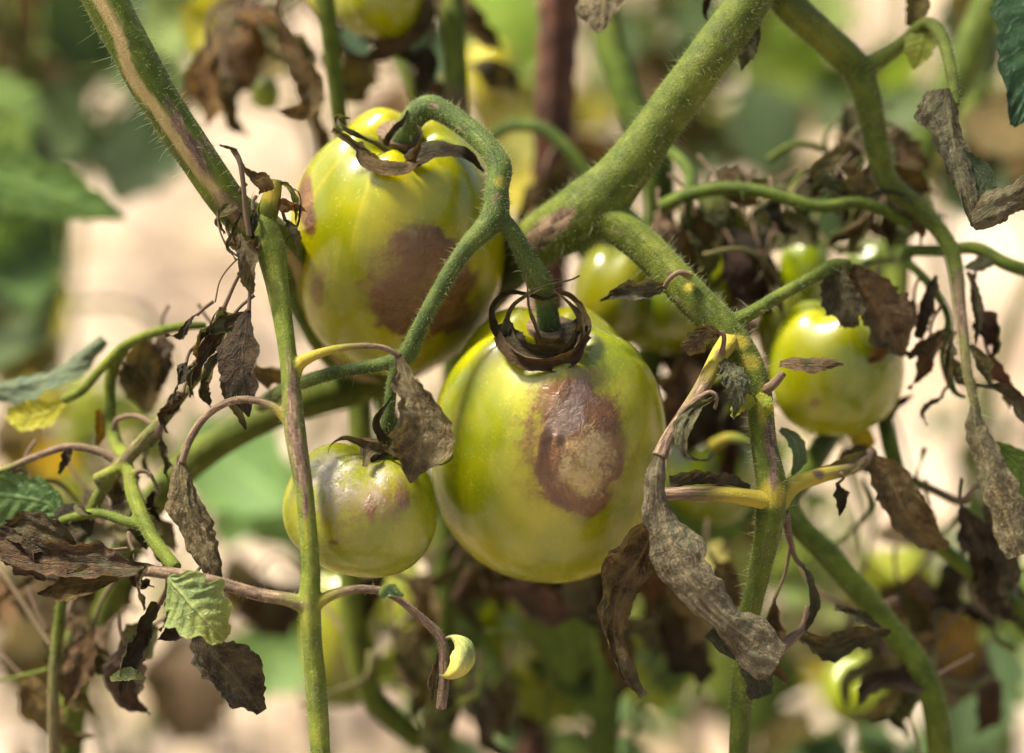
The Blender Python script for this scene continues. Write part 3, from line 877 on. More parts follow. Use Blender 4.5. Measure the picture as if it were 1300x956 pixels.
def calyx(parent, topp, ax, r, color, rows):
    q = to_px(topp[None])[0]
    a, b = topp - ax * 0.002, topp + ax * 0.0055
    qa, qb = to_px(a[None])[0], to_px(b[None])[0]
    c = tube([list(qa) + [r * .5, .9], list((qa + qb) / 2) + [r, .95], list(qb) + [r * 1.2, .95]], seg=18, step=1.0, rough=.1)
    o = put("calyx", c, M_STEM, parent)
    for row in rows: sepal(o, *row[:2], row[2] if len(row) > 2 else color, **(row[3] if len(row) > 3 else {}))
    return o


calyx(big, top1, ax1, 26, BROWN, [
    ([(690, 452, .9), (655, 446, .5), (630, 420, .3), (624, 392, .3), (640, 374, .4), (668, 373, .3), (700, 381, .2)], [8, 12, 9, 7, 6, 4, 2], DARK, dict(curl=(80, 80))),
    ([(668, 448, .3), (644, 432, .1), (648, 396, -.1), (672, 373, -.3), (705, 360, -.4), (726, 355, -.3), (736, 350, -.1)], [8, 9, 6.5, 5.5, 4.5, 3, 1], GGREY, dict(curl=(60, 90))),
    ([(705, 455, .7), (732, 440, .4), (742, 415, .3), (736, 388, .3), (716, 372, .3), (690, 380, .2), (665, 374, .1)], [11, 14, 11, 8, 6, 4, 2], BROWN, dict(curl=(90, 70))),
    ([(722, 440, .2), (737, 420, 0), (733, 396, -.1), (716, 378, -.1), (700, 366, .1)], [8, 7, 5, 3.5, 2], BROWN, dict(curl=(60, 60))),
    ([(632, 426, .0), (650, 450, -.5), (688, 461, -.75), (724, 452, -.55), (744, 424, -.1)], [8, 14, 15, 15, 9], (.09, .058, .035), dict(curl=(60, 80), crumple=2.2, roll=25)),
    ([(640, 415, .3), (655, 440, -.3), (690, 448, -.5), (722, 442, -.3), (740, 410, .2)], [7, 12, 13, 12, 7], DARK, dict(curl=(40, 80), crumple=2.0, roll=10)),
    ([(692, 450, -.1), (682, 420, -.3), (672, 390, -.4), (670, 365, -.4), (667, 338, -.3)], [5, 4.5, 3.5, 2.5, 1], BROWN, dict(curl=(40, 60))),
    ([(700, 448, -.1), (722, 436, -.1), (740, 408, .2)], [12, 18, 10], DARK, dict(curl=(30, 30))),
    ([(680, 450, -.2), (655, 438, -.1), (638, 410, .2)], [12, 16, 8], DARK, dict(curl=(30, 30)))])
calyx(up2, top2, ax2, 24, BROWN, [
    ([(505, 203, 1.4), (482, 184, 1.1), (455, 172, .9), (432, 160, .9), (428, 150, 1.1), (445, 150, 1.4)], [9, 9, 8, 9, 8, 3], GGREY, dict(curl=(100, 120))),
    ([(490, 212, 1.2), (465, 196, .8), (440, 178, .7), (421, 166, .8)], [10, 10, 8, 6], GREY, dict(curl=(90, 60))),
    ([(456, 180, .8), (462, 204, .5), (488, 214, .3), (515, 214, .4), (530, 200, .7)], [5, 9, 10, 9, 6], BROWN, dict(curl=(-40, 60))),
    ([(512, 208, 1.0), (545, 192, .8), (572, 190, .9), (596, 198, 1.1), (614, 218, 1.5)], [10, 13, 9, 6, 1.5], DARK, dict(curl=(-40, 30), crumple=1.6)),
    ([(520, 210, .7), (530, 190, .5), (535, 168, .4), (528, 158, .5), (520, 172, .7)], [8, 6, 4, 3, 1], BROWN, dict(curl=(60, 60))),
    ([(490, 185, 1.4), (498, 168, 1.3), (512, 154, 1.2), (518, 140, 1.2)], [6, 6, 5, 3], DARK, dict(curl=(60, 60)))])
calyx(small, top3, ax3, 15, BROWN, [
    ([(490, 570, .2), (462, 563, -.3), (438, 556, -.7), (420, 565, -1), (416, 577, -1)], [8, 9, 5, 3, 2], GREY, dict(curl=(50, 90))),
    ([(485, 568, 0), (470, 574, -.6), (463, 594, -1)], [9, 10, 5], GREY, dict(curl=(50, 50))),
    ([(500, 580, 0), (535, 590, -.4), (565, 588, -.4), (575, 578, -.3), (562, 561, -.2)], [5, 4, 3, 2.5, 1], GGREY, dict(curl=(80, 80))),
    ([(488, 560, 0), (478, 535, -.2), (492, 512, -.3), (499, 500, -.3)], [8, 7, 4, 2], DARK, dict(curl=(60, 60))),
    ([(495, 566, -.1), (512, 578, -.4), (520, 598, -.6)], [10, 12, 4], BROWN, dict(curl=(40, 60)))])


# ---------------------------------------------------------------- withered leaves in and near the plane of focus
CURLED = "withered grey-brown leaf, curled and brittle"
leaf(stalk, [(507, 449, -1), (517, 478, -1.2), (532, 520, -1.5), (532, 565, -1.4), (520, 612, -1.2)], [(5, 6), (22, 22), (35, 33), (50, 38), (36, 30), (2, 2)], GREY, curl=[(110, 60), (130, 50), (60, 20), (-20, 30)], roll=[10, -15, -10, 10], crumple=3.2, cpow=1.3, label="curled papery grey-brown leaf hanging over the small tomato", dark=.35)
leaf(stalk, [(230, 578, -.8), (231, 612, -.9), (240, 655, -1), (258, 700, -1), (278, 738, -.9)], [(6, 6), (14, 16), (22, 30), (26, 30), (18, 20), (1, 1)], GREY, curl=[(-40, -90), (-60, -70), (-80, -60)], roll=[-20, 10, 20], crumple=3.2, label=CURLED)
leaf(stalk, [(205, 727, -.9), (150, 722, -.5), (95, 716, -.2), (40, 712, 0), (-20, 690, .2)], [(4, 5), (20, 24), (28, 36), (30, 36), (26, 30), (16, 20)], (.10, .068, .05), curl=[(40, 70), (80, 40)], roll=[35, 20, 25], crumple=4, edge_dry=-.35, label="dark brown dying leaf with a green edge")
leaf(stalk, [(188, 718, -1.1), (176, 740, -1.3), (182, 775, -1.2)], [(6, 8), (17, 15), (12, 14), (2, 2)], GREY, curl=[(120, 120), (80, 100)], roll=[20, -20], crumple=3, label=CURLED)
leaf(stalk, [(213, 733, -1.3), (232, 755, -1.7), (262, 788, -1.9), (286, 812, -1.7)], [(3, 3), (30, 34), (42, 40), (44, 34), (30, 22), (10, 8)], (.105, .15, .055), curl=[(20, -30), (-25, 40)], roll=[20, 5, -10], crumple=2.4, pleat=2.0, dry=0, yel=[0, 0, .25], teeth=.16, nteeth=4, label="small living pale green leaf")
leaf(stalk, [(248, 800, -.6), (268, 828, -.7), (296, 858, -.6), (330, 905, -.5)], [(12, 10), (34, 30), (36, 32), (30, 30), (10, 10)], (.10, .085, .068), curl=[(60, -60), (-40, 70)], roll=[10, -20], crumple=3.5, dark=.4, stalk=[[252, 733, -1.2, 4, 1], [244, 760, -.9, 3.5, 1], [249, 802, -.6, 4, 1]], label="dark dead leaf at the bottom edge")
leaf(stalk, [(200, 765, -.2), (180, 810, 0), (160, 850, 0), (150, 885, .1)], [(8, 10), (20, 24), (22, 18), (4, 4)], DARK, stalk=[[214, 728, -.9, 4, 1], [212, 746, -.6, 3, 1], [203, 766, -.2, 4, 1]], curl=[(60, 80), (40, 100)], crumple=4, dark=.6, label="blackened crumpled leaf")
leaf(stalk, [(140, 862, -.1), (165, 855, -.2), (185, 862, -.1)], [(3, 3), (9, 9), (2, 2)], PALE, dry=.2, nu=30, nv=11, label="small pale green leaf tip")
bud_d = tube([[562, 813, -.9, 2.5, .9], [572, 809, -.95, 2.5, .6], [580, 812, -1, 6, 0], [588, 822, -1, 13, 0], [587, 838, -1, 15.5, 0], [580, 850, -1, 12, 0, .4], [568, 857, -.9, 6, 0, .6], [558, 856, -.85, 2, 0, .7]], seg=20, rough=.12, groove=.16)
put("bud", bud_d, M_TRUSS, stalk, color=(4.6, 3.6, 6.0), label="pale swollen bud at the twig tip")
leaf(stalk, [(482, 757, -1.5), (495, 748, -1.8), (512, 756, -1.6)], [(4, 4), (13, 13), (4, 4)], (.10, .17, .09), dry=.15, curl=(80, 80), nu=34, nv=13, label="tiny green bud leaf")
leaf(stalk, [(556, 830, -.8), (550, 858, -.7), (548, 890, -.6)], [(3, 4), (11, 13), (10, 12), (4, 4)], GREY, curl=(70, 110), nu=34, nv=13, label=CURLED)

# the cluster of shrivelled leaves at the shoot's node
thr = tube([[296, 190, -.9, 4, 1], [304, 205, -1, 3.5, 1], [309, 235, -1, 3.2, 1], [312, 268, -.9, 3.4, 1], [317, 300, -.8, 3.4, 1]], seg=8, rough=.12)
thr2 = tube([[316, 330, -.7, 3, 1], [302, 352, -.7, 2.2, 1], [284, 392, -.6, 3, 1]], seg=8, rough=.12)
thr3 = tube([[276, 262, -.2, 1.6, 1], [279, 292, -.5, 1.4, 1], [292, 318, -.6, 1.6, 1], [312, 330, -.8, 1.6, 1]], seg=6)
thr4 = tube([[312, 322, -.8, 1.2, 1], [298, 332, -.7, 1.2, 1], [280, 355, -.7, 1.1, 1], [273, 384, -.7, 1.2, 1]], seg=6)
thr5 = tube([[318, 358, -.6, 3, 1], [317, 375, -.6, 2.6, 1], [316, 395, -.6, 3, 1]], seg=6)
dead = put("dead_leaf_stalk", join([thr, thr2, thr3, thr4, thr5]), M_STEM, plant, label="shrivelled thread-thin dead leaf stalk")
leaf(dead, [(279, 184, -.9), (291, 188, -1), (301, 191, -1)], [(3, 3), (6, 6), (3, 3)], GREY, curl=(140, 140), nu=30, nv=11, crumple=1.2, label=CURLED)
leaf(dead, [(304, 205, -.7), (316, 222, -.6), (334, 236, -.6), (336, 244, -.5)], [(3, 2), (7, 5), (14, 10), (10, 10)], TAN, curl=[(40, 90), (-30, 50)], crumple=2, nu=36, nv=13, label="torn tan scrap of dead leaf")
leaf(dead, [(306, 296, -.6), (314, 322, -.9), (316, 345, -1), (322, 372, -.8)], [(8, 6), (18, 16), (18, 16), (14, 14), (6, 4)], GREY, curl=[(130, 100), (60, 40), (90, -30)], roll=[20, -10, 10], crumple=3.2, label=CURLED, dark=.35)
leaf(dead, [(308, 270, -.3), (298, 292, -.5), (290, 312, -.6), (300, 330, -.7)], [(4, 4), (8, 10), (8, 8), (3, 3)], GREY, curl=(120, 90), crumple=2.4, nu=40, nv=13, label=CURLED)
leaf(dead, [(316, 392, -.6), (312, 420, -.8), (308, 465, -1), (312, 500, -.9), (318, 528, -.7)], [(3, 3), (15, 20), (26, 32), (30, 34), (20, 26), (2, 2)], (.062, .045, .034), curl=[(60, -40), (90, -55), (70, -40)], roll=[-12, -6, 4], crumple=1.6, dark=.5, dry=.85, blobs=[(338, 490, 9, 34, 1, .7)], label="dark folded dead leaf hanging beside the stalk")
leaf(dead, [(298, 452, 0), (288, 480, .1), (300, 510, .1), (312, 545, .2)], [(4, 4), (14, 12), (16, 14), (5, 5)], OLIVE, curl=(60, 50), crumple=2.5, nu=40, nv=13, label="olive dead leaf")
leaf(dead, [(316, 398, -.2), (290, 412, -.1), (268, 435, 0), (248, 470, .2), (243, 505, .3)], [(3, 4), (15, 18), (15, 17), (11, 9), (2, 2)], (.115, .083, .06), curl=[(80, 20), (40, 90), (90, 60)], roll=[15, -20, 10], crumple=4, label="crumpled brown dead leaf lying along a stalk")
leaf(dead, [(285, 388, -.5), (276, 396, -.6), (268, 410, -.5), (266, 425, -.4)], [(3, 3), (8, 9), (8, 7), (2, 2)], DARK, curl=(150, 120), nu=36, nv=13, crumple=1.6, label=CURLED)
leaf(dead, [(250, 462, 0), (240, 478, 0), (246, 505, 0)], [(2, 2), (8, 8), (3, 3)], BROWN, curl=(80, 80), nu=30, nv=11, label=CURLED)
leaf(dead, [(346, 232, 0), (366, 236, -.2), (376, 252, -.2), (376, 284, 0)], [(4, 4), (9, 9), (7, 8), (2, 2)], PALE, dry=.45, yel=.3, curl=(100, 80), crumple=2.4, nu=40, nv=13, label="yellow and green broken leaf base")
leaf(dead, [(368, 236, -.2), (380, 248, -.3), (376, 290, -.1), (362, 305, 0)], [(3, 3), (6, 6), (8, 6), (3, 3)], BROWN, curl=(90, 120), crumple=2.2, nu=40, nv=13, label=CURLED)

# right hand leaf stalk, the long twisted grey leaf and its brown neighbour
r1 = tube([[930, 428, .6, 14, 0, .7], [914, 450, 0, 12, .2, .8], [890, 495, -.4, 10.5, .45, .3], [866, 530, -.7, 9, .8], [848, 556, -.9, 8.5, .95], [838, 580, -1, 11, .95]], seg=14, groove=.15)
r2 = tube([[862, 530, -.7, 5, .9], [885, 508, -.8, 4.5, .7], [902, 498, -.9, 3.6, .7], [910, 504, -.9, 3, .9], [907, 520, -.8, 2.6, 1]], seg=8)
r3 = tube([[906, 460, 0, 4, .9], [917, 444, -.3, 3.6, .9], [918, 424, -.4, 3.4, 1], [902, 420, -.4, 2.6, 1]], seg=8)
rst = put("leaf_stalk", fuse([r1, r2, r3], 0.0004, 4), M_STEM, plant, color=(1.1, .95, .8), label="drying brown leaf stalk", blobs=[(880, 505, 12, 30, 0, .35)])
leaf(rst, [(840, 570, -1.1), (832, 612, -1.3), (838, 662, -1.5), (868, 722, -1.7), (912, 778, -1.8), (952, 812, -1.7), (990, 838, -1.5)], [(12, 12), (16, 17), (24, 20), (34, 36), (32, 30), (26, 22), (36, 34), (28, 34)], (.19, .18, .155), curl=[(-100, -120), (-80, -70), (-50, -30), (-70, -20), (-80, -60), (-60, -50)], roll=[0, -20, 15, 25, 0, -20], crumple=2.4, pleat=.3, nu=150, nv=31, dark=.12, label="long twisted grey dead leaf hanging right of the largest tomato")
leaf(rst, [(840, 640, -1.1), (852, 660, -.9), (866, 690, -.8), (886, 708, -.8)], [(5, 8), (12, 12), (11, 13), (3, 3)], (.13, .085, .045), curl=[(80, 60), (50, 70)], roll=[10, 10], crumple=2.5, yel=.2, nu=44, nv=15, label="small brown and yellow dead leaf behind the grey one")
leaf(rst, [(835, 655, -.3), (815, 700, .1), (786, 752, .3), (778, 800, .3), (792, 850, .3), (812, 885, .4)], [(6, 14), (20, 40), (26, 44), (24, 30), (20, 20), (12, 16), (4, 4)], (.15, .118, .075), curl=[(-30, 20), (-60, 50), (-80, 70), (-60, 60)], roll=[-15, -10, 10], crumple=5, nu=100, nv=27, dark=.35, label="broad brown dead leaf hanging under the largest tomato")
leaf(rst, [(900, 802, -1), (925, 822, -1), (955, 838, -.9), (968, 885, -.8)], [(10, 8), (17, 15), (16, 18), (14, 14)], (.075, .09, .07), curl=(-60, -40), crumple=3, label="dark grey-green leaf lobe")
leaf(rst, [(908, 505, -.9), (888, 516, -1.1), (872, 545, -1.2), (876, 578, -1.1), (898, 584, -1), (908, 574, -1)], [(3, 3), (12, 10), (19, 15), (12, 12), (6, 6), (3, 3)], (.165, .18, .14), curl=[(80, 60), (120, -30), (90, 120)], roll=[10, 10, -10], crumple=2.6, label="small curled grey-green dead leaf")
leaf(rst, [(914, 425, -.4), (898, 420, -.6), (882, 432, -.6), (868, 444, -.5)], [(5, 4), (16, 12), (18, 14), (10, 8)], (.15, .12, .09), curl=[(-60, 60), (-70, 40)], roll=[0, 0], crumple=2.2, label=CURLED)
leaf(rst, [(918, 456, -.3), (932, 478, -.6), (937, 500, -.6), (930, 532, -.5)], [(3, 5), (14, 22), (16, 24), (6, 12), (1, 1)], (.16, .185, .14), curl=[(-30, 40), (-20, 60)], crumple=2.2, pleat=1.4, teeth=.2, dry=.8, label="grey-green wilted leaflet beside the fork")
leaf(rst, [(958, 508, -.1), (940, 512, -.4), (930, 530, -.4)], [(4, 4), (13, 12), (12, 8), (3, 3)], LIME, dry=0, curl=(30, -30), nu=36, nv=13, label="small green leaflet")
leaf(rst, [(962, 500, 0), (975, 515, -.2), (972, 528, -.1)], [(4, 4), (9, 8), (3, 3)], LIME, dry=.1, nu=30, nv=11, label="small green leaflet")
st6 = [[966, 498, .4, 7, .6], [982, 488, .1, 6, .9], [994, 474, -.1, 5, 1]]
leaf(plant, [(990, 462, -.1), (1012, 464, -.2), (1040, 464, -.1), (1070, 464, .1)], [(10, 12), (17, 17), (15, 13), (9, 8), (1, 1)], (.16, .115, .08), name="leaf", stalk=st6, curl=[(-90, 100), (-100, 60), (-60, 70)], roll=[-20, 10], crumple=2.2, label="rolled brown dead leaf in front of the right tomato")
leaf(plant, [(846, 362, .6), (822, 372, .5), (795, 374, .6), (762, 382, .9)], [(4, 4), (14, 20), (17, 22), (10, 12), (2, 2)], (.13, .125, .095), name="leaf", stalk=[[876, 350, .4, 6, .4, .6], [862, 346, .2, 3.4, .9], [850, 354, .3, 3, 1], [844, 364, .5, 3, 1]], curl=[(70, 50), (40, 90)], roll=[0, 20], crumple=3.2, dark=.55, label="half dead leaf, grey above and black below, on the thick branch")
ystub = tube([[985, 638, .3, 17, 0, .6], [965, 634, .1, 12, 0, .95], [920, 628, -.2, 10, .3, .8], [870, 627, -.2, 9, .85, .1], [840, 628, -.2, 8, .95]], seg=14)
ys1 = put("leaf_stalk", ystub, M_STEM, plant, label="yellow leaf stalk drying to brown")
leaf(ys1, [(850, 616, 0), (885, 612, .1), (920, 612, .1), (952, 619, .2)], [(12, 4), (16, 4), (12, 4), (4, 2)], (.12, .10, .085), curl=(30, 20), crumple=2.5, teeth=.3, nteeth=6, label="frilled dead edge of a leaf")
ystub2 = tube([[985, 640, .4, 15, 0, .5], [1004, 618, .6, 12, 0, .7], [1040, 604, 1.2, 9.5, .2, .8], [1075, 596, 2, 8, .6, .3], [1098, 584, 2.6, 8, .8], [1108, 574, 3, 7, .9]], seg=14)
ys2 = put("leaf_stalk", ystub2, M_STEM, plant, label="yellow-green leaf stalk drying at the tip", blobs=[(1050, 600, 10, 8, 0, .7)])
leaf(ys2, [(1100, 580, 2.8), (1125, 600, 2.8), (1145, 640, 2.9), (1165, 670, 3.1), (1205, 692, 3.4)], [(8, 6), (22, 20), (32, 28), (30, 26), (24, 20), (6, 6)], (.19, .15, .095), curl=[(60, -40), (40, 60), (70, -30)], roll=[0, 20], crumple=4, label="large hanging tan dead leaf")
leaf(ys2, [(1040, 596, 1.6), (1075, 588, 2), (1100, 576, 2.6)], [(3, 3), (12, 16), (5, 6)], OLIVE, curl=(40, 60), dry=.6, nu=40, nv=13)
leaf(ys2, [(1062, 612, 1.6), (1066, 628, 1.7), (1065, 655, 1.8)], [(3, 3), (16, 15), (12, 11), (3, 3)], DARK, stalk=[[1066, 600, 1.5, 3, 1], [1071, 606, 1.5, 2, 1], [1063, 614, 1.6, 2, 1]], curl=(60, 70), nu=36, nv=13, crumple=2.5, label="small blackened leaf")

# on the right branch
leaf(plant, [(1200, 112, 1), (1207, 160, .8), (1217, 215, .4), (1228, 255, .1), (1236, 288, 0)], [(8, 20), (12, 44), (14, 40), (18, 26), (20, 16), (6, 6)], (.185, .19, .155), name="leaf", curl=[(-60, -30), (-50, 40), (-30, 60), (-60, 40)], roll=[-10, 0, 5], crumple=3, pleat=1.2, nu=90, nv=27, dark=.15, label="grey dead leaf folded on itself at the right edge")
leaf(plant, [(1232, 284, 0), (1258, 266, -.2), (1290, 250, -.1), (1330, 228, .1)], [(10, 12), (20, 18), (16, 20), (14, 18)], (.19, .18, .145), name="leaf", curl=[(-70, -50), (-50, -80)], roll=[-10, 15], crumple=3.4, label="rolled grey tail of a dead leaf at the right edge")
leaf(plant, [(1216, 196, .6), (1238, 216, .5), (1262, 256, .3)], [(10, 10), (20, 20), (8, 8)], (.035, .055, .03), name="leaf", curl=(40, 40), dry=.4, nu=34, nv=13, label="dark green remnant inside the folded dead leaf")
leaf(plant, [(1352, -90, 2.4), (1345, 0, 2.2), (1322, 80, 2), (1284, 160, 1.6)], [(30, 30), (92, 80), (90, 80), (52, 50), (4, 4)], BLUEGREEN, name="leaf", curl=[(30, -20), (-25, 20)], roll=[5, -5], crumple=3, pleat=2.0, dry=0, edge_dry=.35, nu=90, nv=27, blobs=[(1283, 135, 18, 22, 0, .7)], label="large living blue-green leaf at the top right corner")
leaf(plant, [(1176, 36, 3.6), (1168, 60, 3.5), (1160, 88, 3.6)], [(6, 6), (20, 22), (16, 18), (2, 2)], (.12, .16, .03), name="leaf", curl=(20, -30), dry=.05, nu=40, nv=13, mat=M_BGLEAF, label="sunlit green leaf at the top of the right branch")
leaf(plant, [(1172, -20, 3.9), (1165, 5, 3.8), (1160, 34, 3.8)], [(10, 10), (20, 20), (12, 12)], OLIVE, name="leaf", curl=(60, 40), dry=.7, dark=.6, nu=40, nv=13, label="dark dying leaf at the top edge")
leaf(plant, [(1236, 515, 1.8), (1240, 548, 1.5), (1258, 600, 1.3), (1276, 650, 1.2), (1296, 705, 1.1)], [(7, 8), (20, 17), (24, 26), (30, 34), (34, 36), (20, 20)], (.185, .175, .14), name="leaf", curl=[(-90, -90), (-60, -100), (-40, -110), (-70, -60)], roll=[0, 20, 0], crumple=2.2, pleat=.3, nu=100, nv=27, label="grey crumpled dead leaf hanging at the right edge")
leaf(plant, [(1248, 560, 2.2), (1285, 585, 2.4), (1330, 640, 2.6)], [(5, 5), (22, 24), (20, 24)], GREEN, name="leaf", dry=0, curl=(20, 30), label="living green leaf behind the grey dead one")
leaf(plant, [(1060, 340, 2.7), (1066, 366, 2.5), (1080, 390, 2.4), (1092, 412, 2.5)], [(12, 12), (36, 28), (38, 34), (32, 34), (10, 10)], (.14, .135, .105), name="leaf", curl=[(70, 30), (90, 50), (110, 40)], roll=[10, 20], crumple=3.6, dark=.3, label="grey frilled dead leaf over the right tomato")
leaf(plant, [(1078, 338, 3), (1100, 372, 3), (1124, 412, 3.1), (1145, 450, 3.4)], [(8, 8), (30, 28), (40, 38), (34, 36), (10, 10)], (.175, .125, .085), name="leaf", curl=[(40, 60), (-40, 70), (60, 40)], crumple=4.6, label="brown crumpled dead leaf over the right tomato")
leaf(plant, [(1150, 450, 3.6), (1172, 440, 3.6), (1200, 420, 3.6)], [(10, 10), (18, 22), (8, 10)], BROWN, name="leaf", curl=(80, 60), crumple=4, nu=40, nv=15, label="brown dead leaf beside the right tomato")
leaf(plant, [(1188, 350, 4.2), (1178, 380, 4), (1165, 430, 4)], [(4, 4), (15, 15), (8, 8)], DARK, name="leaf", curl=(60, 50), crumple=3, nu=40, nv=15, label="black dead leaf in front of bright ground")
leaf(plant, [(1228, 345, 3.6), (1240, 385, 3.4), (1238, 440, 3.2)], [(4, 4), (13, 14), (9, 10), (2, 2)], (.10, .07, .05), name="leaf", curl=(60, 70), crumple=3, nu=44, nv=15, label="narrow brown dead leaf on the right stem")
leaf(plant, [(1210, 420, 3), (1200, 455, 2.9), (1202, 492, 2.9)], [(4, 4), (15, 14), (14, 10), (4, 4)], BROWN, name="leaf", curl=(60, 90), crumple=4, nu=44, nv=15, label="torn brown dead leaf")
leaf(plant, [(1232, 438, 2.6), (1250, 465, 2.6), (1258, 492, 2.6)], [(4, 4), (13, 16), (4, 4)], OLIVE, name="leaf", curl=(50, 70), nu=40, nv=15, label="olive dead leaf")
leaf(plant, [(1240, 488, 2.2), (1275, 495, 2.2), (1300, 520, 2.2), (1330, 570, 2.2)], [(3, 3), (12, 12), (16, 16), (8, 8)], (.10, .08, .06), name="leaf", curl=(60, 60), crumple=3, label="dark dead leaf reaching out of the frame")
leaf(plant, [(1268, 330, 4), (1245, 335, 4), (1225, 340, 4)], [(3, 3), (10, 10), (3, 3)], (.12, .13, .09), name="leaf", nu=30, nv=11, dry=.6, label="grey-green wilted leaf")
leaf(plant, [(770, -30, 3), (766, 0, 2.8), (764, 42, 2.6)], [(24, 24), (36, 36), (34, 34), (20, 20), (2, 2)], (.15, .135, .11), name="leaf", curl=(40, -50), roll=[0, 10], crumple=3.5, label="grey brown dead leaf hanging in from the top edge")
leaf(plant, [(962, 30, 2.6), (952, 55, 2.6), (942, 90, 2.8)], [(6, 6), (16, 18), (15, 14), (3, 3)], (.11, .125, .095), name="leaf", curl=(40, 50), crumple=2.8, nu=40, nv=15, label="grey-green dead leaf behind the thick stem")
leaf(plant, [(905, -10, 2.6), (895, 12, 2.6), (900, 32, 2.6)], [(6, 6), (9, 9), (3, 3)], DARK, name="leaf", curl=(80, 60), nu=34, nv=11, label="dark dead leaf scrap at the top edge")

# below the right node
thr = put("dead_leaf_stalk", join([tube([[996, 650, .8, 6, .9], [1004, 690, 1.2, 4, 1], [1012, 712, 1.4, 3, 1], [1022, 720, 1.4, 3, 1]], seg=8), tube([[1004, 690, 1.2, 3, 1], [996, 730, 1.6, 2, 1], [984, 760, 2, 2.4, 1]], seg=7), tube([[975, 838, 1, 8, .9], [1000, 815, 1.2, 7, .9], [1020, 795, 1.5, 5, 1], [1026, 770, 1.6, 4, 1]], seg=8)]), M_STEM, plant, label="thin dead brown leaf stalk")
leaf(thr, [(1018, 716, 1.4), (1030, 745, 1.3), (1030, 775, 1.4), (1022, 800, 1.5)], [(4, 4), (12, 12), (12, 12), (6, 6)], (.15, .145, .115), curl=[(80, 90), (60, 100)], crumple=3, dark=.4, nu=44, nv=15, label=CURLED)
leaf(thr, [(984, 758, 2.2), (980, 795, 2.4), (986, 840, 2.4)], [(2, 2), (14, 12), (16, 14), (6, 6)], (.12, .09, .055), curl=(50, 50), nu=44, nv=15, label="pointed brown dead leaf")
leaf(thr, [(1012, 800, 2), (1050, 816, 2), (1090, 806, 2), (1130, 800, 2.2)], [(8, 8), (24, 24), (26, 24), (20, 18), (6, 6)], (.115, .105, .065), curl=[(40, 70), (80, 40)], roll=[30, 20], crumple=4.5, dry=.85, dark=.4, label="dark dead leaf with greenish tissue at lower right")
leaf(thr, [(1060, 770, 2.4), (1090, 780, 2.2), (1120, 800, 2.2)], [(6, 6), (16, 16), (6, 6)], (.15, .16, .125), curl=(90, 70), crumple=3, nu=40, nv=15, label=CURLED)
leaf(thr, [(960, 845, 1), (985, 850, 1.2), (1000, 866, 1.2)], [(5, 5), (14, 14), (6, 6)], TAN, curl=(80, 80), nu=34, nv=13, label=CURLED)


# ---------------------------------------------------------------- plants just behind
plants = []          # (root, centreline points) of every plant, for hanging leaves on


def back_plant(label, stems, at, color=(1, 1, 1), blobs=None, grow=0):
    """stems: list of tube rows; the first reaches the ground"""
    g = np.array(at, float)
    root = empty("tomato_plant", (g[0], g[1], 0), label, "tomato plant", "tomato plants")
    pts, ds = [], []
    for i, rows in enumerate(stems):
        d = tube(rows, seg=14)
        ds.append(d)
        if not grow: put("stem", d, M_STEM, root, color=color, blobs=blobs)
        pts.append(d['V'].reshape(-1, 14, 3).mean(1))
    if grow:
        d = fuse(ds, grow, 5)
        o = put("stem", d, M_STEM, root, color=color, blobs=blobs)
        hairs(d, 1500, (3, 9), o, M_HAIR, len(plants) + 40, base_px=.24, where=lambda q: (q[:, 1] > -40) & (q[:, 1] < 900) & (q[:, 2] < 6))
    plants.append((root, np.vstack(pts)))
    return root


def ground_end(x, y, d, r):
    """rows that carry a stem from pixel x, y, d down to the soil"""
    p = P(x, y, d)
    return [W(p[0], p[1] + .01, p[2] * .45) + [r], W(p[0] + .01, p[1], -.03) + [r * 1.1]]


def base_of(x, y, d):
    p = P(x, y, d)
    return (p[0], p[1], 0)


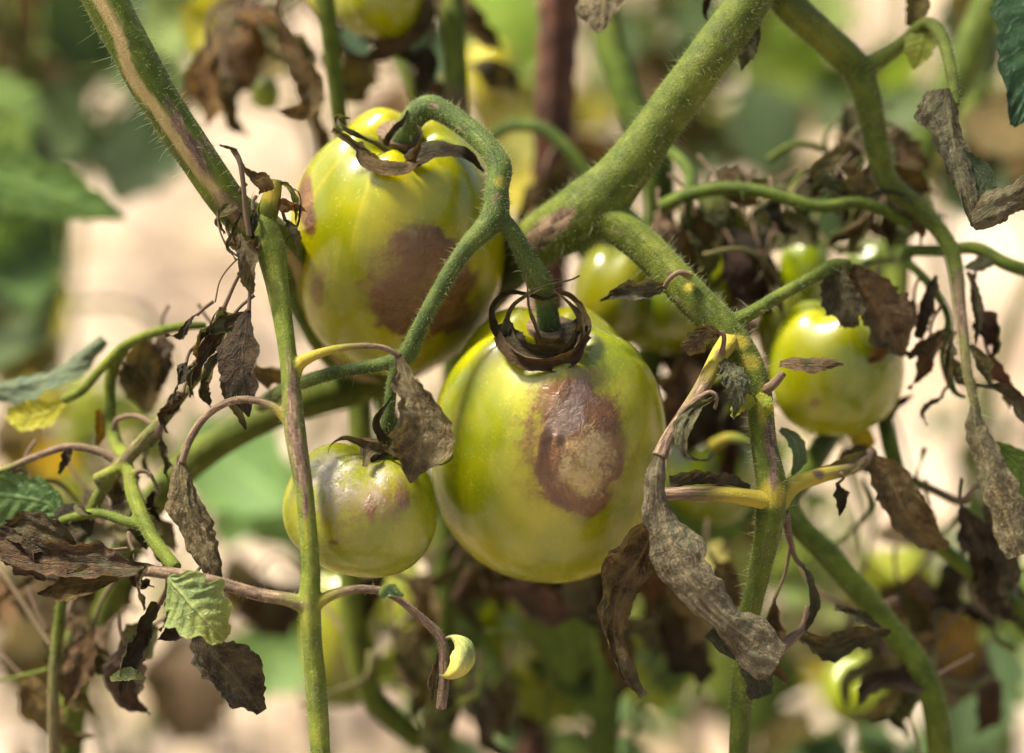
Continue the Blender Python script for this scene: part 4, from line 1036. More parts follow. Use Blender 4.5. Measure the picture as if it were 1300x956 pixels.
right_plant = back_plant("tomato plant behind the fork at right, thin green stalks and clumped dead leaves", [
    [[1290, -60, 13, 22], [1262, -10, 12.5, 22], [1215, 100, 12, 22], [1172, 185, 11.5, 21], [1142, 290, 11, 17], [1134, 400, 10.5, 15], [1090, 490, 10, 15], [1030, 590, 7, 15], [1000, 645, 5.2, 15], [1058, 712, 5, 15.5], [1122, 788, 5.2, 16], [1185, 890, 5.6, 17]] + ground_end(1185, 890, 5.6, 18),
    [[840, 262, 6, 9], [872, 248, 5.4, 9], [910, 240, 5, 9], [960, 242, 4.8, 9], [1040, 262, 4.6, 8.5], [1095, 258, 4.6, 8], [1150, 282, 4.8, 8], [1140, 300, 10.5, 10]],
    [[1138, 322, 9, 8], [1160, 318, 5, 7.5], [1200, 318, 4.6, 7.5], [1238, 315, 4.3, 8.5], [1280, 336, 4, 9], [1340, 352, 4, 9]],
    [[1138, 325, 8, 6], [1152, 332, 5, 6], [1180, 362, 4.6, 6], [1203, 402, 4.4, 5.5], [1200, 455, 4.2, 8], [1212, 498, 4, 4], [1226, 505, 3.8, 2.5]],
    [[1100, 490, 9.6, 10], [1120, 515, 7, 10], [1132, 575, 6.2, 10], [1150, 630, 6, 10.5], [1190, 690, 6, 10.5], [1250, 738, 5.8, 10], [1320, 790, 5.6, 10]],
    [[1150, 608, 6, 7, .3], [1185, 622, 5.6, 6, .6], [1220, 636, 5.2, 5.5, .8], [1236, 620, 5, 4, .9], [1252, 615, 4.8, 3, .9], [1266, 632, 4.6, 3, .9]],
    [[1066, 372, 5, 6], [1078, 350, 5, 6], [1100, 335, 6, 6], [1136, 330, 9.5, 6]],
    [[940, 245, 5, 2], [936, 222, 5, 1.6], [945, 260, 4.6, 1.8], [950, 285, 5, 1.4]],
    [[1160, 618, 5.8, 4], [1168, 590, 5.6, 2], [1174, 568, 5.6, 5]],
    [[905, 566, 8.6, 8, 0, .5], [925, 556, 7, 7, 0, .5], [950, 562, 5, 6, .3], [985, 585, 5.5, 7, .5]]],
    base_of(1185, 890, 5.6), color=(.9, 1, .8), grow=.0006)
centre_plant = back_plant("tomato plant behind the tall tomato, several upright stalks cut by the top edge", [
    [[572, -60, 9, 15], [575, 0, 8.6, 15], [578, 80, 8.6, 15, .0], [580, 145, 8.8, 15, .9], [582, 200, 10, 15, .7], [575, 480, 12, 15], [565, 700, 12, 16], [560, 880, 12, 16]] + ground_end(560, 880, 12, 17),
    [[405, -40, 6, 15, 0, .3], [414, 10, 6, 12], [424, 90, 6.5, 10.5], [434, 170, 7, 10.5], [450, 300, 9.5, 10], [470, 460, 10.5, 12], [540, 620, 12, 12]],
    [[380, -20, 6.6, 7, 0, .6], [402, 6, 6.1, 9, 0, .4], [414, 20, 6, 10]],
    [[498, 60, 11, 7], [515, 95, 10.5, 7], [532, 140, 10.5, 7], [560, 230, 12, 8], [578, 330, 12, 8]],
    [[455, 490, 9.6, 16], [458, 560, 9.6, 16], [452, 660, 10, 15], [446, 760, 10.4, 16], [470, 880, 11, 16], [530, 940, 12, 14]]],
    base_of(560, 880, 12), color=(.95, 1, .9))
fork_plant = back_plant("tomato plant behind the thick fork, a dark green stalk and arching shoots", [
    [[758, -60, 10, 20], [772, 40, 9.6, 20], [800, 130, 9.2, 20], [832, 212, 9, 20], [838, 280, 9.6, 19], [830, 420, 11.5, 18], [790, 620, 12.5, 18], [770, 880, 13, 18]] + ground_end(770, 880, 13, 20),
    [[620, 176, 12, 7], [650, 160, 11.5, 8], [690, 164, 11, 9], [722, 192, 10.6, 9], [760, 240, 10.4, 9], [830, 300, 10, 9]],
    [[846, 190, 9, 8], [866, 206, 8, 8], [876, 226, 7.4, 8], [872, 252, 7, 8], [868, 300, 8, 10], [850, 380, 11, 10]],
    [[852, 300, 9, 8], [868, 308, 8.6, 8], [880, 312, 8.4, 6]],
    [[600, 740, 14, 10], [640, 800, 14, 12], [700, 860, 14, 13], [765, 900, 13, 14]]],
    base_of(770, 880, 13), color=(.75, .9, .7))
left_plant = back_plant("tomato plant at left behind the front one, arching lime stalks and purple-brown dying ones", [
    [[300, 430, 1.6, 5, .6], [272, 458, 1.6, 5.5, .9], [240, 492, 1.4, 6, .2], [205, 535, 1.4, 8.5, .35], [165, 578, 1.8, 9, .6], [128, 625, 2.2, 8.5, .3], [104, 680, 2.8, 7.5], [84, 740, 3.6, 7.5], [74, 800, 4, 7.5, .3], [68, 900, 4.4, 8, .6]] + ground_end(68, 900, 4.4, 9),
    [[262, 413, 2.8, 5], [235, 414, 2.8, 6], [200, 421, 3, 6.5], [160, 438, 3.2, 6.5], [130, 466, 3.4, 6.5], [105, 494, 3.6, 6.5], [80, 508, 4, 6]],
    [[156, 440, 3.3, 8], [142, 470, 3.8, 8], [139, 515, 4, 8], [146, 560, 3.6, 9], [162, 582, 2.2, 9]],
    [[150, 586, 2, 6, .7], [128, 574, 2.1, 5.5, .9], [90, 567, 2.2, 5.5, .95], [50, 578, 2.4, 5, .95], [12, 594, 2.6, 5, .5], [-20, 606, 2.6, 5]],
    [[120, 610, 2, 8, .5], [160, 594, 1.8, 8], [168, 622, 1.4, 10], [180, 656, .8, 10], [198, 690, .2, 9.5], [224, 722, -.5, 8.5, .3]],
    [[184, 668, .7, 8], [160, 662, .9, 7], [128, 652, 1.3, 6.5], [104, 654, 1.7, 6.5], [76, 662, 2, 6]],
    [[166, 604, 1.6, 6], [178, 598, 1.5, 3.5, .9], [190, 602, 1.5, 3, 1], [202, 628, 1.6, 3, 1]],
    [[240, 500, 1.3, 3, .9], [222, 500, 1.2, 4, .9], [210, 520, 1.2, 4, .9], [204, 540, 1.3, 5, .9], [199, 556, 1.4, 4, .9]],
    [[196, 540, 2, 4, .9], [172, 528, 2.4, 4, .9], [150, 532, 2.8, 4, .9], [144, 545, 3.4, 4, .9]]],
    base_of(68, 900, 4.4), color=(1.25, 1.25, 1.0), grow=.0005)

# leaves of those plants that can still be told apart
leaf(left_plant, [(-20, 494, 4.6), (30, 488, 4.6), (72, 474, 4.6), (108, 450, 4.6), (132, 430, 4.6)], [(12, 12), (22, 22), (20, 22), (18, 18), (9, 9)], (.085, .125, .085), name="leaf", curl=[(-120, -60), (-150, 40), (-120, -60)], roll=[0, -20, 10], crumple=3, dry=.3, label="grey-green rolled leaf at the left edge")
leaf(left_plant, [(82, 510, 4.2), (60, 524, 4.4), (30, 530, 4.6), (8, 524, 4.8)], [(4, 4), (18, 20), (20, 22), (6, 6)], LIME, name="leaf", curl=(30, 20), dry=0, yel=.3, label="lime leaf with the sun on it", mat=M_BGLEAF)
leaf(left_plant, [(84, 661, 2), (62, 640, 2.1), (20, 630, 2.3), (-30, 626, 2.5)], [(6, 6), (36, 26), (44, 30), (30, 30)], (.04, .08, .026), name="leaf", curl=[(30, -20), (-30, 40)], dry=0, crumple=2.5, pleat=2, label="living dark green leaf at the left edge")
leaf(left_plant, [(90, 565, 2.2), (86, 580, 2.1), (76, 602, 2.2)], [(4, 4), (9, 11), (4, 4)], DARK, name="leaf", curl=(80, 60), nu=34, nv=13, label="small black dead leaf")
leaf(left_plant, [(96, 640, 1.6), (104, 648, 1.3), (118, 652, 1.3)], [(3, 3), (9, 9), (4, 4)], GGREY, name="leaf", curl=(80, 60), nu=34, nv=13, label="grey scrap of dead leaf on a stalk")
leaf(left_plant, [(198, 624, 1.6), (192, 640, 1.8), (204, 662, 1.9)], [(6, 6), (16, 18), (6, 6)], DARK, name="leaf", curl=(90, 70), crumple=4, nu=36, nv=13, label="black dead leaf")
leaf(left_plant, [(186, 422, 6.5), (182, 455, 7), (184, 490, 7), (190, 524, 7)], [(8, 8), (30, 32), (34, 34), (8, 8)], (.13, .105, .06), name="leaf", curl=(50, 60), crumple=3, nu=40, nv=15, label="brown olive dead leaf hanging behind the lime stalk")
leaf(left_plant, [(126, 520, 4), (130, 545, 4.2), (124, 565, 4.4)], [(6, 6), (14, 14), (4, 4)], (.4, .26, .05), name="leaf", curl=(50, 60), nu=36, nv=13, label="yellowing dead leaf")
leaf(centre_plant, [(352, 8, 6.2), (362, 40, 6), (384, 84, 5.8), (398, 112, 5.8), (386, 142, 5.6), (348, 142, 5.6)], [(5, 5), (13, 14), (18, 20), (22, 24), (22, 20), (3, 3)], (.20, .14, .085), name="leaf", curl=[(60, 50), (80, 60), (70, 40)], crumple=3, nu=70, nv=19, stalk=[[380, -25, 6.6, 5, .9], [362, -18, 6.4, 5, .9], [352, 6, 6.2, 5, .9]], label="brown curled dead leaf hanging by a green stalk at the top")
leaf(centre_plant, [(560, -12, 8), (535, 30, 8), (500, 62, 8), (462, 78, 8), (436, 70, 8)], [(8, 8), (24, 26), (22, 24), (12, 14), (3, 3)], (.15, .10, .065), name="leaf", curl=[(60, -40), (70, 60)], roll=[10, -10], crumple=4, nu=60, nv=19, label="brown dead leaf slanting over the top edge")
leaf(centre_plant, [(455, 60, 12), (450, 95, 12.5), (448, 130, 13)], [(20, 20), (46, 44), (10, 10)], OLIVE, name="leaf", curl=(40, 40), nu=34, nv=13, label="blurred olive dead leaf")
leaf(centre_plant, [(445, 15, 10), (455, 50, 10), (470, 70, 10)], [(6, 6), (22, 22), (4, 4)], (.06, .11, .07), name="leaf", dry=0, nu=34, nv=13, label="blue green leaf behind a dead one")
leaf(right_plant, [(1030, 245, 4.2), (1045, 232, 4), (1062, 240, 4), (1085, 250, 4.2)], [(6, 8), (15, 18), (14, 14), (4, 4)], (.07, .085, .05), name="leaf", curl=(50, 70), crumple=4, nu=40, nv=15, label="dark wilted leaf on the horizontal stalk")
leaf(right_plant, [(1095, 250, 4.2), (1130, 244, 4), (1160, 262, 4)], [(5, 5), (9, 14), (4, 4)], (.07, .085, .055), name="leaf", curl=(50, 70), crumple=4, nu=40, nv=15, label="dark wilted leaf on the horizontal stalk")
leaf(right_plant, [(1075, 130, 8), (1082, 160, 8), (1095, 195, 8)], [(8, 8), (22, 22), (14, 14)], (.20, .20, .16), name="leaf", curl=(50, 60), nu=36, nv=13, label="grey dead leaf out of focus behind the branch")
leaf(right_plant, [(1130, 165, 8), (1150, 195, 8), (1178, 215, 8)], [(10, 10), (30, 30), (10, 10)], (.16, .11, .075), name="leaf", curl=(50, 60), crumple=4, nu=36, nv=13, label="brown dead leaf out of focus")
leaf(right_plant, [(1110, 205, 7), (1098, 240, 7), (1086, 262, 7)], [(8, 8), (22, 22), (8, 8)], (.12, .09, .06), name="leaf", curl=(50, 60), crumple=4, nu=36, nv=13, label="brown dead leaf out of focus")
leaf(right_plant, [(1040, 300, 8), (985, 296, 8.4), (935, 330, 9)], [(14, 14), (26, 30), (6, 6)], (.07, .075, .035), name="leaf", curl=(40, 30), dry=.7, nu=36, nv=13, label="dark olive leaf over the hidden tomato")
leaf(right_plant, [(940, 300, 10), (955, 350, 10), (975, 400, 10)], [(20, 20), (36, 36), (10, 10)], DARK, name="leaf", curl=(40, 30), nu=36, nv=13, crumple=4, label="dark dead leaf in shade")
leaf(right_plant, [(1218, 645, 4.6), (1232, 670, 4.4), (1250, 706, 4.4)], [(5, 5), (26, 28), (14, 14)], (.07, .055, .045), name="leaf", curl=(50, 60), nu=40, nv=15, crumple=3, label="dark brown dead leaf hanging at right")
leaf(right_plant, [(1250, 640, 4.2), (1266, 680, 4.2), (1290, 740, 4.4)], [(5, 5), (24, 28), (10, 10)], (.075, .06, .045), name="leaf", curl=(50, 60), nu=40, nv=15, crumple=3, label="dark brown dead leaf hanging at right")
leaf(right_plant, [(1090, 545, 6), (1120, 525, 6), (1160, 500, 5.8)], [(6, 6), (13, 14), (2, 2)], (.10, .08, .055), name="leaf", curl=(50, 60), nu=40, nv=15, label="narrow brown dead leaf under the right tomato")
leaf(right_plant, [(1075, 530, 7), (1090, 550, 7), (1110, 566, 7)], [(8, 8), (18, 18), (6, 6)], (.32, .24, .03), name="leaf", curl=(40, 30), dry=0, yel=.6, nu=34, nv=13, label="yellow leaf under the right tomato")
leaf(right_plant, [(990, 545, 1.6), (1005, 555, 1.4), (1014, 580, 1.5), (1006, 604, 1.6)], [(4, 4), (12, 14), (12, 10), (2, 2)], (.10, .15, .085), name="leaf", curl=(50, 60), dry=.25, nu=40, nv=15, label="small grey-green leaf at the node")
leaf(right_plant, [(1066, 590, 6), (1088, 580, 6), (1110, 598, 6)], [(10, 10), (22, 24), (6, 6)], GGREY, name="leaf", curl=(40, 60), nu=34, nv=13, label="grey dead leaf, out of focus")
leaf(fork_plant, [(728, 205, 12), (712, 240, 12), (690, 275, 12)], [(14, 14), (40, 40), (14, 14)], (.13, .11, .08), name="leaf", curl=(40, 60), nu=34, nv=13, label="blurred brown dead leaf by the stake")
leaf(fork_plant, [(735, 330, 12), (755, 320, 12), (790, 322, 12)], [(14, 14), (34, 34), (14, 14)], (.05, .075, .05), name="leaf", curl=(40, 60), nu=34, nv=13, dry=.3, label="dark leaf in shade")

leaf(left_plant, [(-60, 214, 13), (10, 228, 13), (80, 250, 13), (158, 276, 13)], [(40, 30), (44, 40), (34, 30), (3, 2)], (.075, .15, .045), name="leaf", dry=0, curl=(20, -15), crumple=2, pleat=1.5, nu=40, nv=13, label="large blurred green leaf pointing right at the left edge")
leaf(left_plant, [(-30, 150, 18), (6, 165, 18), (14, 215, 18)], [(20, 20), (26, 26), (3, 3)], (.08, .14, .03), name="leaf", dry=0, curl=(20, -15), nu=30, nv=11, label="blurred green leaf at the left edge")


def scraps(root, spots, seed, name="leaf"):
    """more of the shrivelled leaves, each on a thread of its own stalk: x, y, d, length, angle, colour"""
    g = np.random.default_rng(seed)
    for (x, y, d, size, ang, col_) in spots:
        size *= 1.3
        a = R(ang)
        c, s_ = math.cos(a), math.sin(a)
        k = g.uniform(-.3, .3)
        pts = [(x, y, d), (x + c * size * .35 - s_ * size * k * .6, y + s_ * size * .35 + c * size * k * .6, d - .15), (x + c * size * .7 - s_ * size * k, y + s_ * size * .7 + c * size * k, d + .05), (x + c * size, y + s_ * size, d + .2)]
        w = size * g.uniform(.2, .34)
        leaf(root, pts, [(w * .2, w * .2), (w * g.uniform(.7, 1.1), w * g.uniform(.7, 1.1)), (w, w * g.uniform(.6, 1.1)), (w * .7, w * .6), (w * .08, w * .08)], tuple(v * g.uniform(.8, 1.25) for v in col_), name=name,
             curl=[(g.uniform(-110, 140), g.uniform(-110, 140)), (g.uniform(20, 150), g.uniform(-60, 150)), (g.uniform(0, 120), g.uniform(0, 120))], roll=[g.uniform(-40, 40), g.uniform(-40, 40)], crumple=g.uniform(3, 5), dark=g.uniform(.1, .5), nu=46, nv=15,
             stalk=[[x - c * size * .45 + s_ * 6, y - s_ * size * .45 - abs(c) * 8, d + .3, 2.6, 1], [x - c * size * .2, y - s_ * size * .2 - 3, d + .1, 2.2, 1], [x, y, d, 2.4, 1]], label="shrivelled dead leaf")


scraps(dead, [(300, 255, -.3, 34, 110, GREY), (322, 268, -.4, 30, 80, DARK), (330, 300, -.4, 44, 100, GREY), (292, 300, -.4, 30, 60, BROWN), (268, 418, .2, 44, 120, BROWN), (296, 400, 0, 50, 140, GREY), (285, 445, .2, 60, 100, OLIVE), (236, 462, .5, 40, 110, DARK), (352, 255, -.2, 30, 20, TAN), (362, 280, 0, 36, 70, GREY), (250, 400, .6, 34, 150, DARK)], 5, "leaflet")
scraps(stalk, [(150, 735, -.2, 80, 170, BROWN), (110, 700, .2, 90, 185, (.09, .065, .045)), (60, 735, .3, 80, 200, GGREY), (215, 742, -.4, 46, 100, GREY), (170, 700, .3, 40, 60, DARK), (240, 745, -.3, 60, 120, DARK), (196, 690, .4, 40, 70, BROWN)], 6, "leaflet")
scraps(right_plant, [(930, 310, 7, 80, 60, DARK), (975, 320, 7, 60, 100, DARK), (1180, 420, 4, 60, 110, BROWN), (1205, 450, 4, 50, 60, OLIVE), (1160, 380, 4.6, 56, 100, BROWN), (1240, 395, 4, 50, 80, DARK), (1255, 450, 4, 56, 70, BROWN), (1150, 420, 4, 60, 150, TAN), (1120, 375, 3.6, 60, 70, GREY), (1195, 505, 4, 30, 120, BROWN),
    (1110, 232, 5, 50, 140, GREY), (1060, 225, 5.5, 50, 120, DARK), (985, 250, 5, 40, 60, DARK), (1140, 265, 5, 40, 60, BROWN), (1220, 650, 5, 70, 80, DARK), (1180, 640, 5.5, 50, 70, BROWN), (1262, 700, 5, 70, 70, DARK), (1240, 340, 5, 36, 100, GGREY), (1160, 200, 9, 70, 60, GREY), (1090, 150, 9, 60, 90, GREY)], 7)
scraps(left_plant, [(120, 655, 2, 60, 170, DARK), (30, 590, 3.4, 50, 110, OLIVE), (175, 635, 2.4, 50, 80, DARK), (150, 600, 2.6, 40, 100, BROWN), (205, 560, 1.6, 40, 80, BROWN), (232, 500, 1, 40, 110, DARK), (60, 800, 5, 100, 60, OLIVE), (120, 790, 4, 90, 110, BROWN), (160, 820, 3, 70, 70, (.09, .06, .045)), (30, 860, 6, 90, 40, BROWN)], 8)
scraps(centre_plant, [(300, 20, 9, 90, 100, BROWN), (262, 60, 9, 80, 90, TAN), (330, 30, 8, 70, 60, GREY), (290, 100, 10, 60, 70, (.2, .13, .06)), (250, 110, 10, 60, 110, GREY), (420, 60, 9, 50, 60, BROWN), (470, 55, 9, 60, 30, DARK), (545, 60, 9, 50, 100, DARK), (590, 690, 11, 80, 60, BROWN), (640, 720, 11, 80, 20, GREY), (545, 740, 10, 80, 100, TAN), (500, 800, 10, 90, 80, BROWN)], 9)
scraps(fork_plant, [(700, 720, 10, 90, 20, DARK), (780, 700, 9, 70, 60, BROWN), (760, 780, 10, 90, 80, OLIVE), (870, 450, 9, 90, 70, BROWN), (900, 480, 9, 80, 110, DARK), (860, 520, 10, 70, 60, BROWN), (835, 790, 10, 80, 60, DARK), (900, 700, 9, 70, 80, OLIVE), (720, 250, 12, 60, 60, GREY), (690, 230, 12, 70, 100, BROWN), (840, 270, 6, 50, 70, GREY), (870, 285, 6, 60, 80, OLIVE)], 10)

gs = np.random.default_rng(31)
TONES = [BROWN, DARK, OLIVE, GREY, (.10, .07, .045), GGREY]


def more(root, n, x0, x1, y0, y1, d0, d1, s0, s1, seed):
    g = np.random.default_rng(seed)
    scraps(root, [(g.uniform(x0, x1), g.uniform(y0, y1), g.uniform(d0, d1), g.uniform(s0, s1), g.uniform(20, 160), TONES[int(g.integers(6))]) for _ in range(n)], seed)


more(right_plant, 14, 880, 1010, 215, 330, 6, 11, 40, 80, 51)
more(right_plant, 10, 1040, 1190, 190, 300, 5.5, 9, 40, 70, 52)
more(fork_plant, 12, 850, 940, 430, 560, 9, 14, 50, 90, 53)
more(fork_plant, 7, 700, 900, 690, 860, 8, 15, 50, 100, 54)
more(centre_plant, 6, 470, 680, 700, 880, 9, 15, 50, 100, 55)
more(right_plant, 12, 1040, 1290, 700, 880, 5, 12, 50, 90, 56)
more(left_plant, 10, -10, 230, 560, 870, 3.5, 10, 40, 90, 57)
more(left_plant, 6, 150, 330, 400, 560, 2.5, 6, 36, 60, 58)
more(centre_plant, 5, 380, 620, -10, 110, 10, 16, 50, 90, 59)
# thin tangled stalks
for root, n, x0, x1, y0, y1, d0, d1 in ((right_plant, 9, 880, 1200, 200, 330, 5, 9), (fork_plant, 7, 830, 940, 230, 560, 8, 12), (centre_plant, 8, 460, 700, 690, 880, 9, 14), (right_plant, 7, 1030, 1290, 600, 860, 5, 10), (left_plant, 6, 0, 240, 560, 860, 4, 9)):
    for k in range(n):
        x, y, d = gs.uniform(x0, x1), gs.uniform(y0, y1), gs.uniform(d0, d1)
        a = gs.uniform(0, 6.28)
        L = gs.uniform(40, 110)
        dr = float(gs.choice([0, 0, .5, .95]))
        t_ = tube([[x, y, d, gs.uniform(3, 6), dr], [x + L * .5 * math.cos(a), y + L * .4 * math.sin(a), d - .4, gs.uniform(2.5, 5), dr], [x + L * math.cos(a + .5), y + L * .8 * math.sin(a + .5), d + .3, gs.uniform(2, 4), dr], [x + 1.4 * L * math.cos(a + .9), y + 1.2 * L * math.sin(a + .9) + 20, d + 1, 2, dr]], seg=8, step=5)
        put("stalk", t_, M_STEM, root)

# ---------------------------------------------------------------- iron stake
def stake():
    b = P(700, 250, 15)
    dirx = P(708, -40, 15) - b
    lean = dirx[0] / dirx[2]
    z0, z1 = -0.05, 1.15
    n, m = 420, 28
    a = np.linspace(0, 2 * np.pi, m, endpoint=False)
    z = np.linspace(z0, z1, n)
    r0 = 26 * px(15)
    A, Z = np.meshgrid(a, z)
    rib = 0.11 * np.clip(np.sin(Z / 0.0115 * 2 * np.pi + np.where(np.cos(A) > 0, A, -A) * 1.2), 0, 1) * np.clip(np.abs(np.cos(A)) * 1.6 - .3, 0, 1)
    rib = rib + 0.10 * np.exp(-((np.abs(np.sin(A)) - 1) / 0.05) ** 2)
    Rr = r0 * (0.92 + rib)
    V = np.stack([b[0] + lean * (Z - b[2]) + Rr * np.cos(A), b[1] + Rr * np.sin(A), Z], -1).reshape(-1, 3)
    F = grid_faces(n, m, True).tolist() + [[(n - 1) * m + k for k in range(m)]]
    o = mesh("iron_stake", V, F, M_RUST, origin=(b[0], b[1], 0))
    tag(o, "rusty ribbed iron bar standing upright as a plant stake behind the tall tomato", "stake")


stake()

# ---------------------------------------------------------------- blurred plants further back
far_specs = [((-.42, 1.25), .95, "leafy green tomato plant far behind at the left edge", .62), ((-.30, 1.55), .62, "smaller tomato plant behind the left leaves", .5), ((-.1, 1.75), .9, "tomato plant behind the hanging brown leaves at the top", .45), ((.06, 1.62), .9, "sunlit yellowing tomato plant left of the rusty stake", .5),
             ((.2, 1.5), .95, "brown and green tomato plant right of the rusty stake", .4), ((.40, 1.7), .9, "sunlit tomato plant far behind at the upper right", .55), ((.52, 1.35), .8, "tomato plant behind the right edge", .5), ((.10, 1.12), .33, "low tomato plant under the fruit in shade", .3), ((.33, 1.15), .34, "low yellowing tomato plant at the bottom right", .3), ((-.17, 1.2), .34, "low green tomato plant under the small scalded tomato", .3)]
for fx, fd, fh, lab in ((30, 34, .6, "blurred tomato plant behind the left edge leaf"), (100, 62, .62, "pale blurred tomato plant far off between the upper left leaves"), (395, 44, .6, "blurred tomato plant seen left of the pale upright stalk at the top"), (515, 66, .62, "blurred tomato plant between the upright green stalks"), (655, 52, .62, "sunlit blurred tomato plant just left of the stake"),
                      (790, 60, .6, "blurred tomato plant behind the dark green stalk right of the stake"), (905, 48, .6, "blurred tomato plant seen under the thick diagonal stem"), (1000, 64, .62, "sunlit blurred tomato plant between the two thick stems"), (1235, 52, .6, "blurred tomato plant behind the folded grey leaf"), (1290, 30, .5, "blurred tomato plant at the right edge behind the hanging grey leaf")):
    p_ = P(fx, 300, fd)
    far_specs.append(((float(p_[0]), float(p_[1])), fh, lab, .5))
for (gx, gy), h, lab, _ in far_specs:
    root = empty("tomato_plant", (gx, gy, 0), lab, "tomato plant", "tomato plants")
    g = np.random.default_rng(int(abs(gx * 1000) + gy * 100))
    rows = [W(gx + .02 * math.sin(k * 2.1 + gx * 9) * k / 5, gy + .015 * math.cos(k * 1.7) * k / 5, -.03 + (h + .03) * k / 6) + [18 - 2 * k] for k in range(7)]
    rows = [r[:3] + [max(3.0, (0.0055 - .0006 * k)) if False else (0.0055 - .0006 * k) / px(r[2])] for k, r in enumerate(rows)]
    d = tube(rows, seg=10, step=14)
    put("stem", d, M_STEM, root, color=(.9, 1, .8))
    plants.append((root, d['V'].reshape(-1, 10, 3).mean(1)))


def hang_leaf(x, y, d, size, ang, color, dry=0.0, yel=0.0, mat=None, curl=None, roll=None, wide=.46, g=None, root=None, may_skip=False):
    """a leaf with its own stalk from the nearest plant; size = length in px"""
    g = g or rng
    a = R(ang)
    dx, dy = math.cos(a) * size, math.sin(a) * size
    bend = g.uniform(-.25, .25)
    pts = [(x - dx / 2, y - dy / 2, d + g.uniform(-1, 1)), (x - dy * bend * .5, y + dx * bend * .5, d), (x + dx / 2, y + dy / 2, d + g.uniform(-1.5, 1.5))]
    wpx = size * wide
    prof = [(wpx * k, wpx * k * .92) for k in (0.1, .75, 1, .92, .6, .05)]
    geo = leaf_geo(pts, prof, roll=roll if roll is not None else g.uniform(-45, 45), curl=curl or (g.uniform(-30, 60), g.uniform(-30, 60)), crumple=2.5 + 3 * dry, pleat=1.5, nu=22, nv=9, seed=int(g.integers(1, 900)), dry=dry, yel=yel, teeth=.14, nteeth=5)
    base = geo['V'][4]
    cand = [(float(np.min(np.linalg.norm(C - base, axis=1))), i) for i, (r_, C) in enumerate(plants)] if root is None else [(0, root)]
    i = min(cand)[1]
    if may_skip and min(cand)[0] > .13: return None
    r_, C = plants[i]
    q = C[int(np.argmin(np.linalg.norm(C - base + np.array([0, 0, .015]), axis=1)))]
    rad = max(.8, size * .028)
    if min(cand)[0] > .13:                 # too far from that stalk: a side stalk of its own, up from the soil
        rad = .0006 / px(d)
        q = np.array([base[0] + g.uniform(-.04, .04), base[1] + g.uniform(-.02, .02), -.02])
    mid = (base + q) / 2 + np.array([g.uniform(-.015, .015), 0, .02])
    a_, b_, c_ = (to_px(v[None])[0] for v in (q, mid, base))
    st = tube([list(a_) + [rad * 1.3, dry * .8], list(b_) + [rad, dry * .8], list(c_) + [rad * .8, dry * .8]], seg=6, step=16)
    n = len(geo['V'])
    o = mesh("leaf", geo['V'], geo['F'], mat or M_BGLEAF, r_, geo['uv'], geo['tint'], color=color, origin=base)
    mesh("leaf_stem", st['V'], st['F'], M_STEM, o, st['uv'], st['tint'], origin=st['V'][0])
    return o


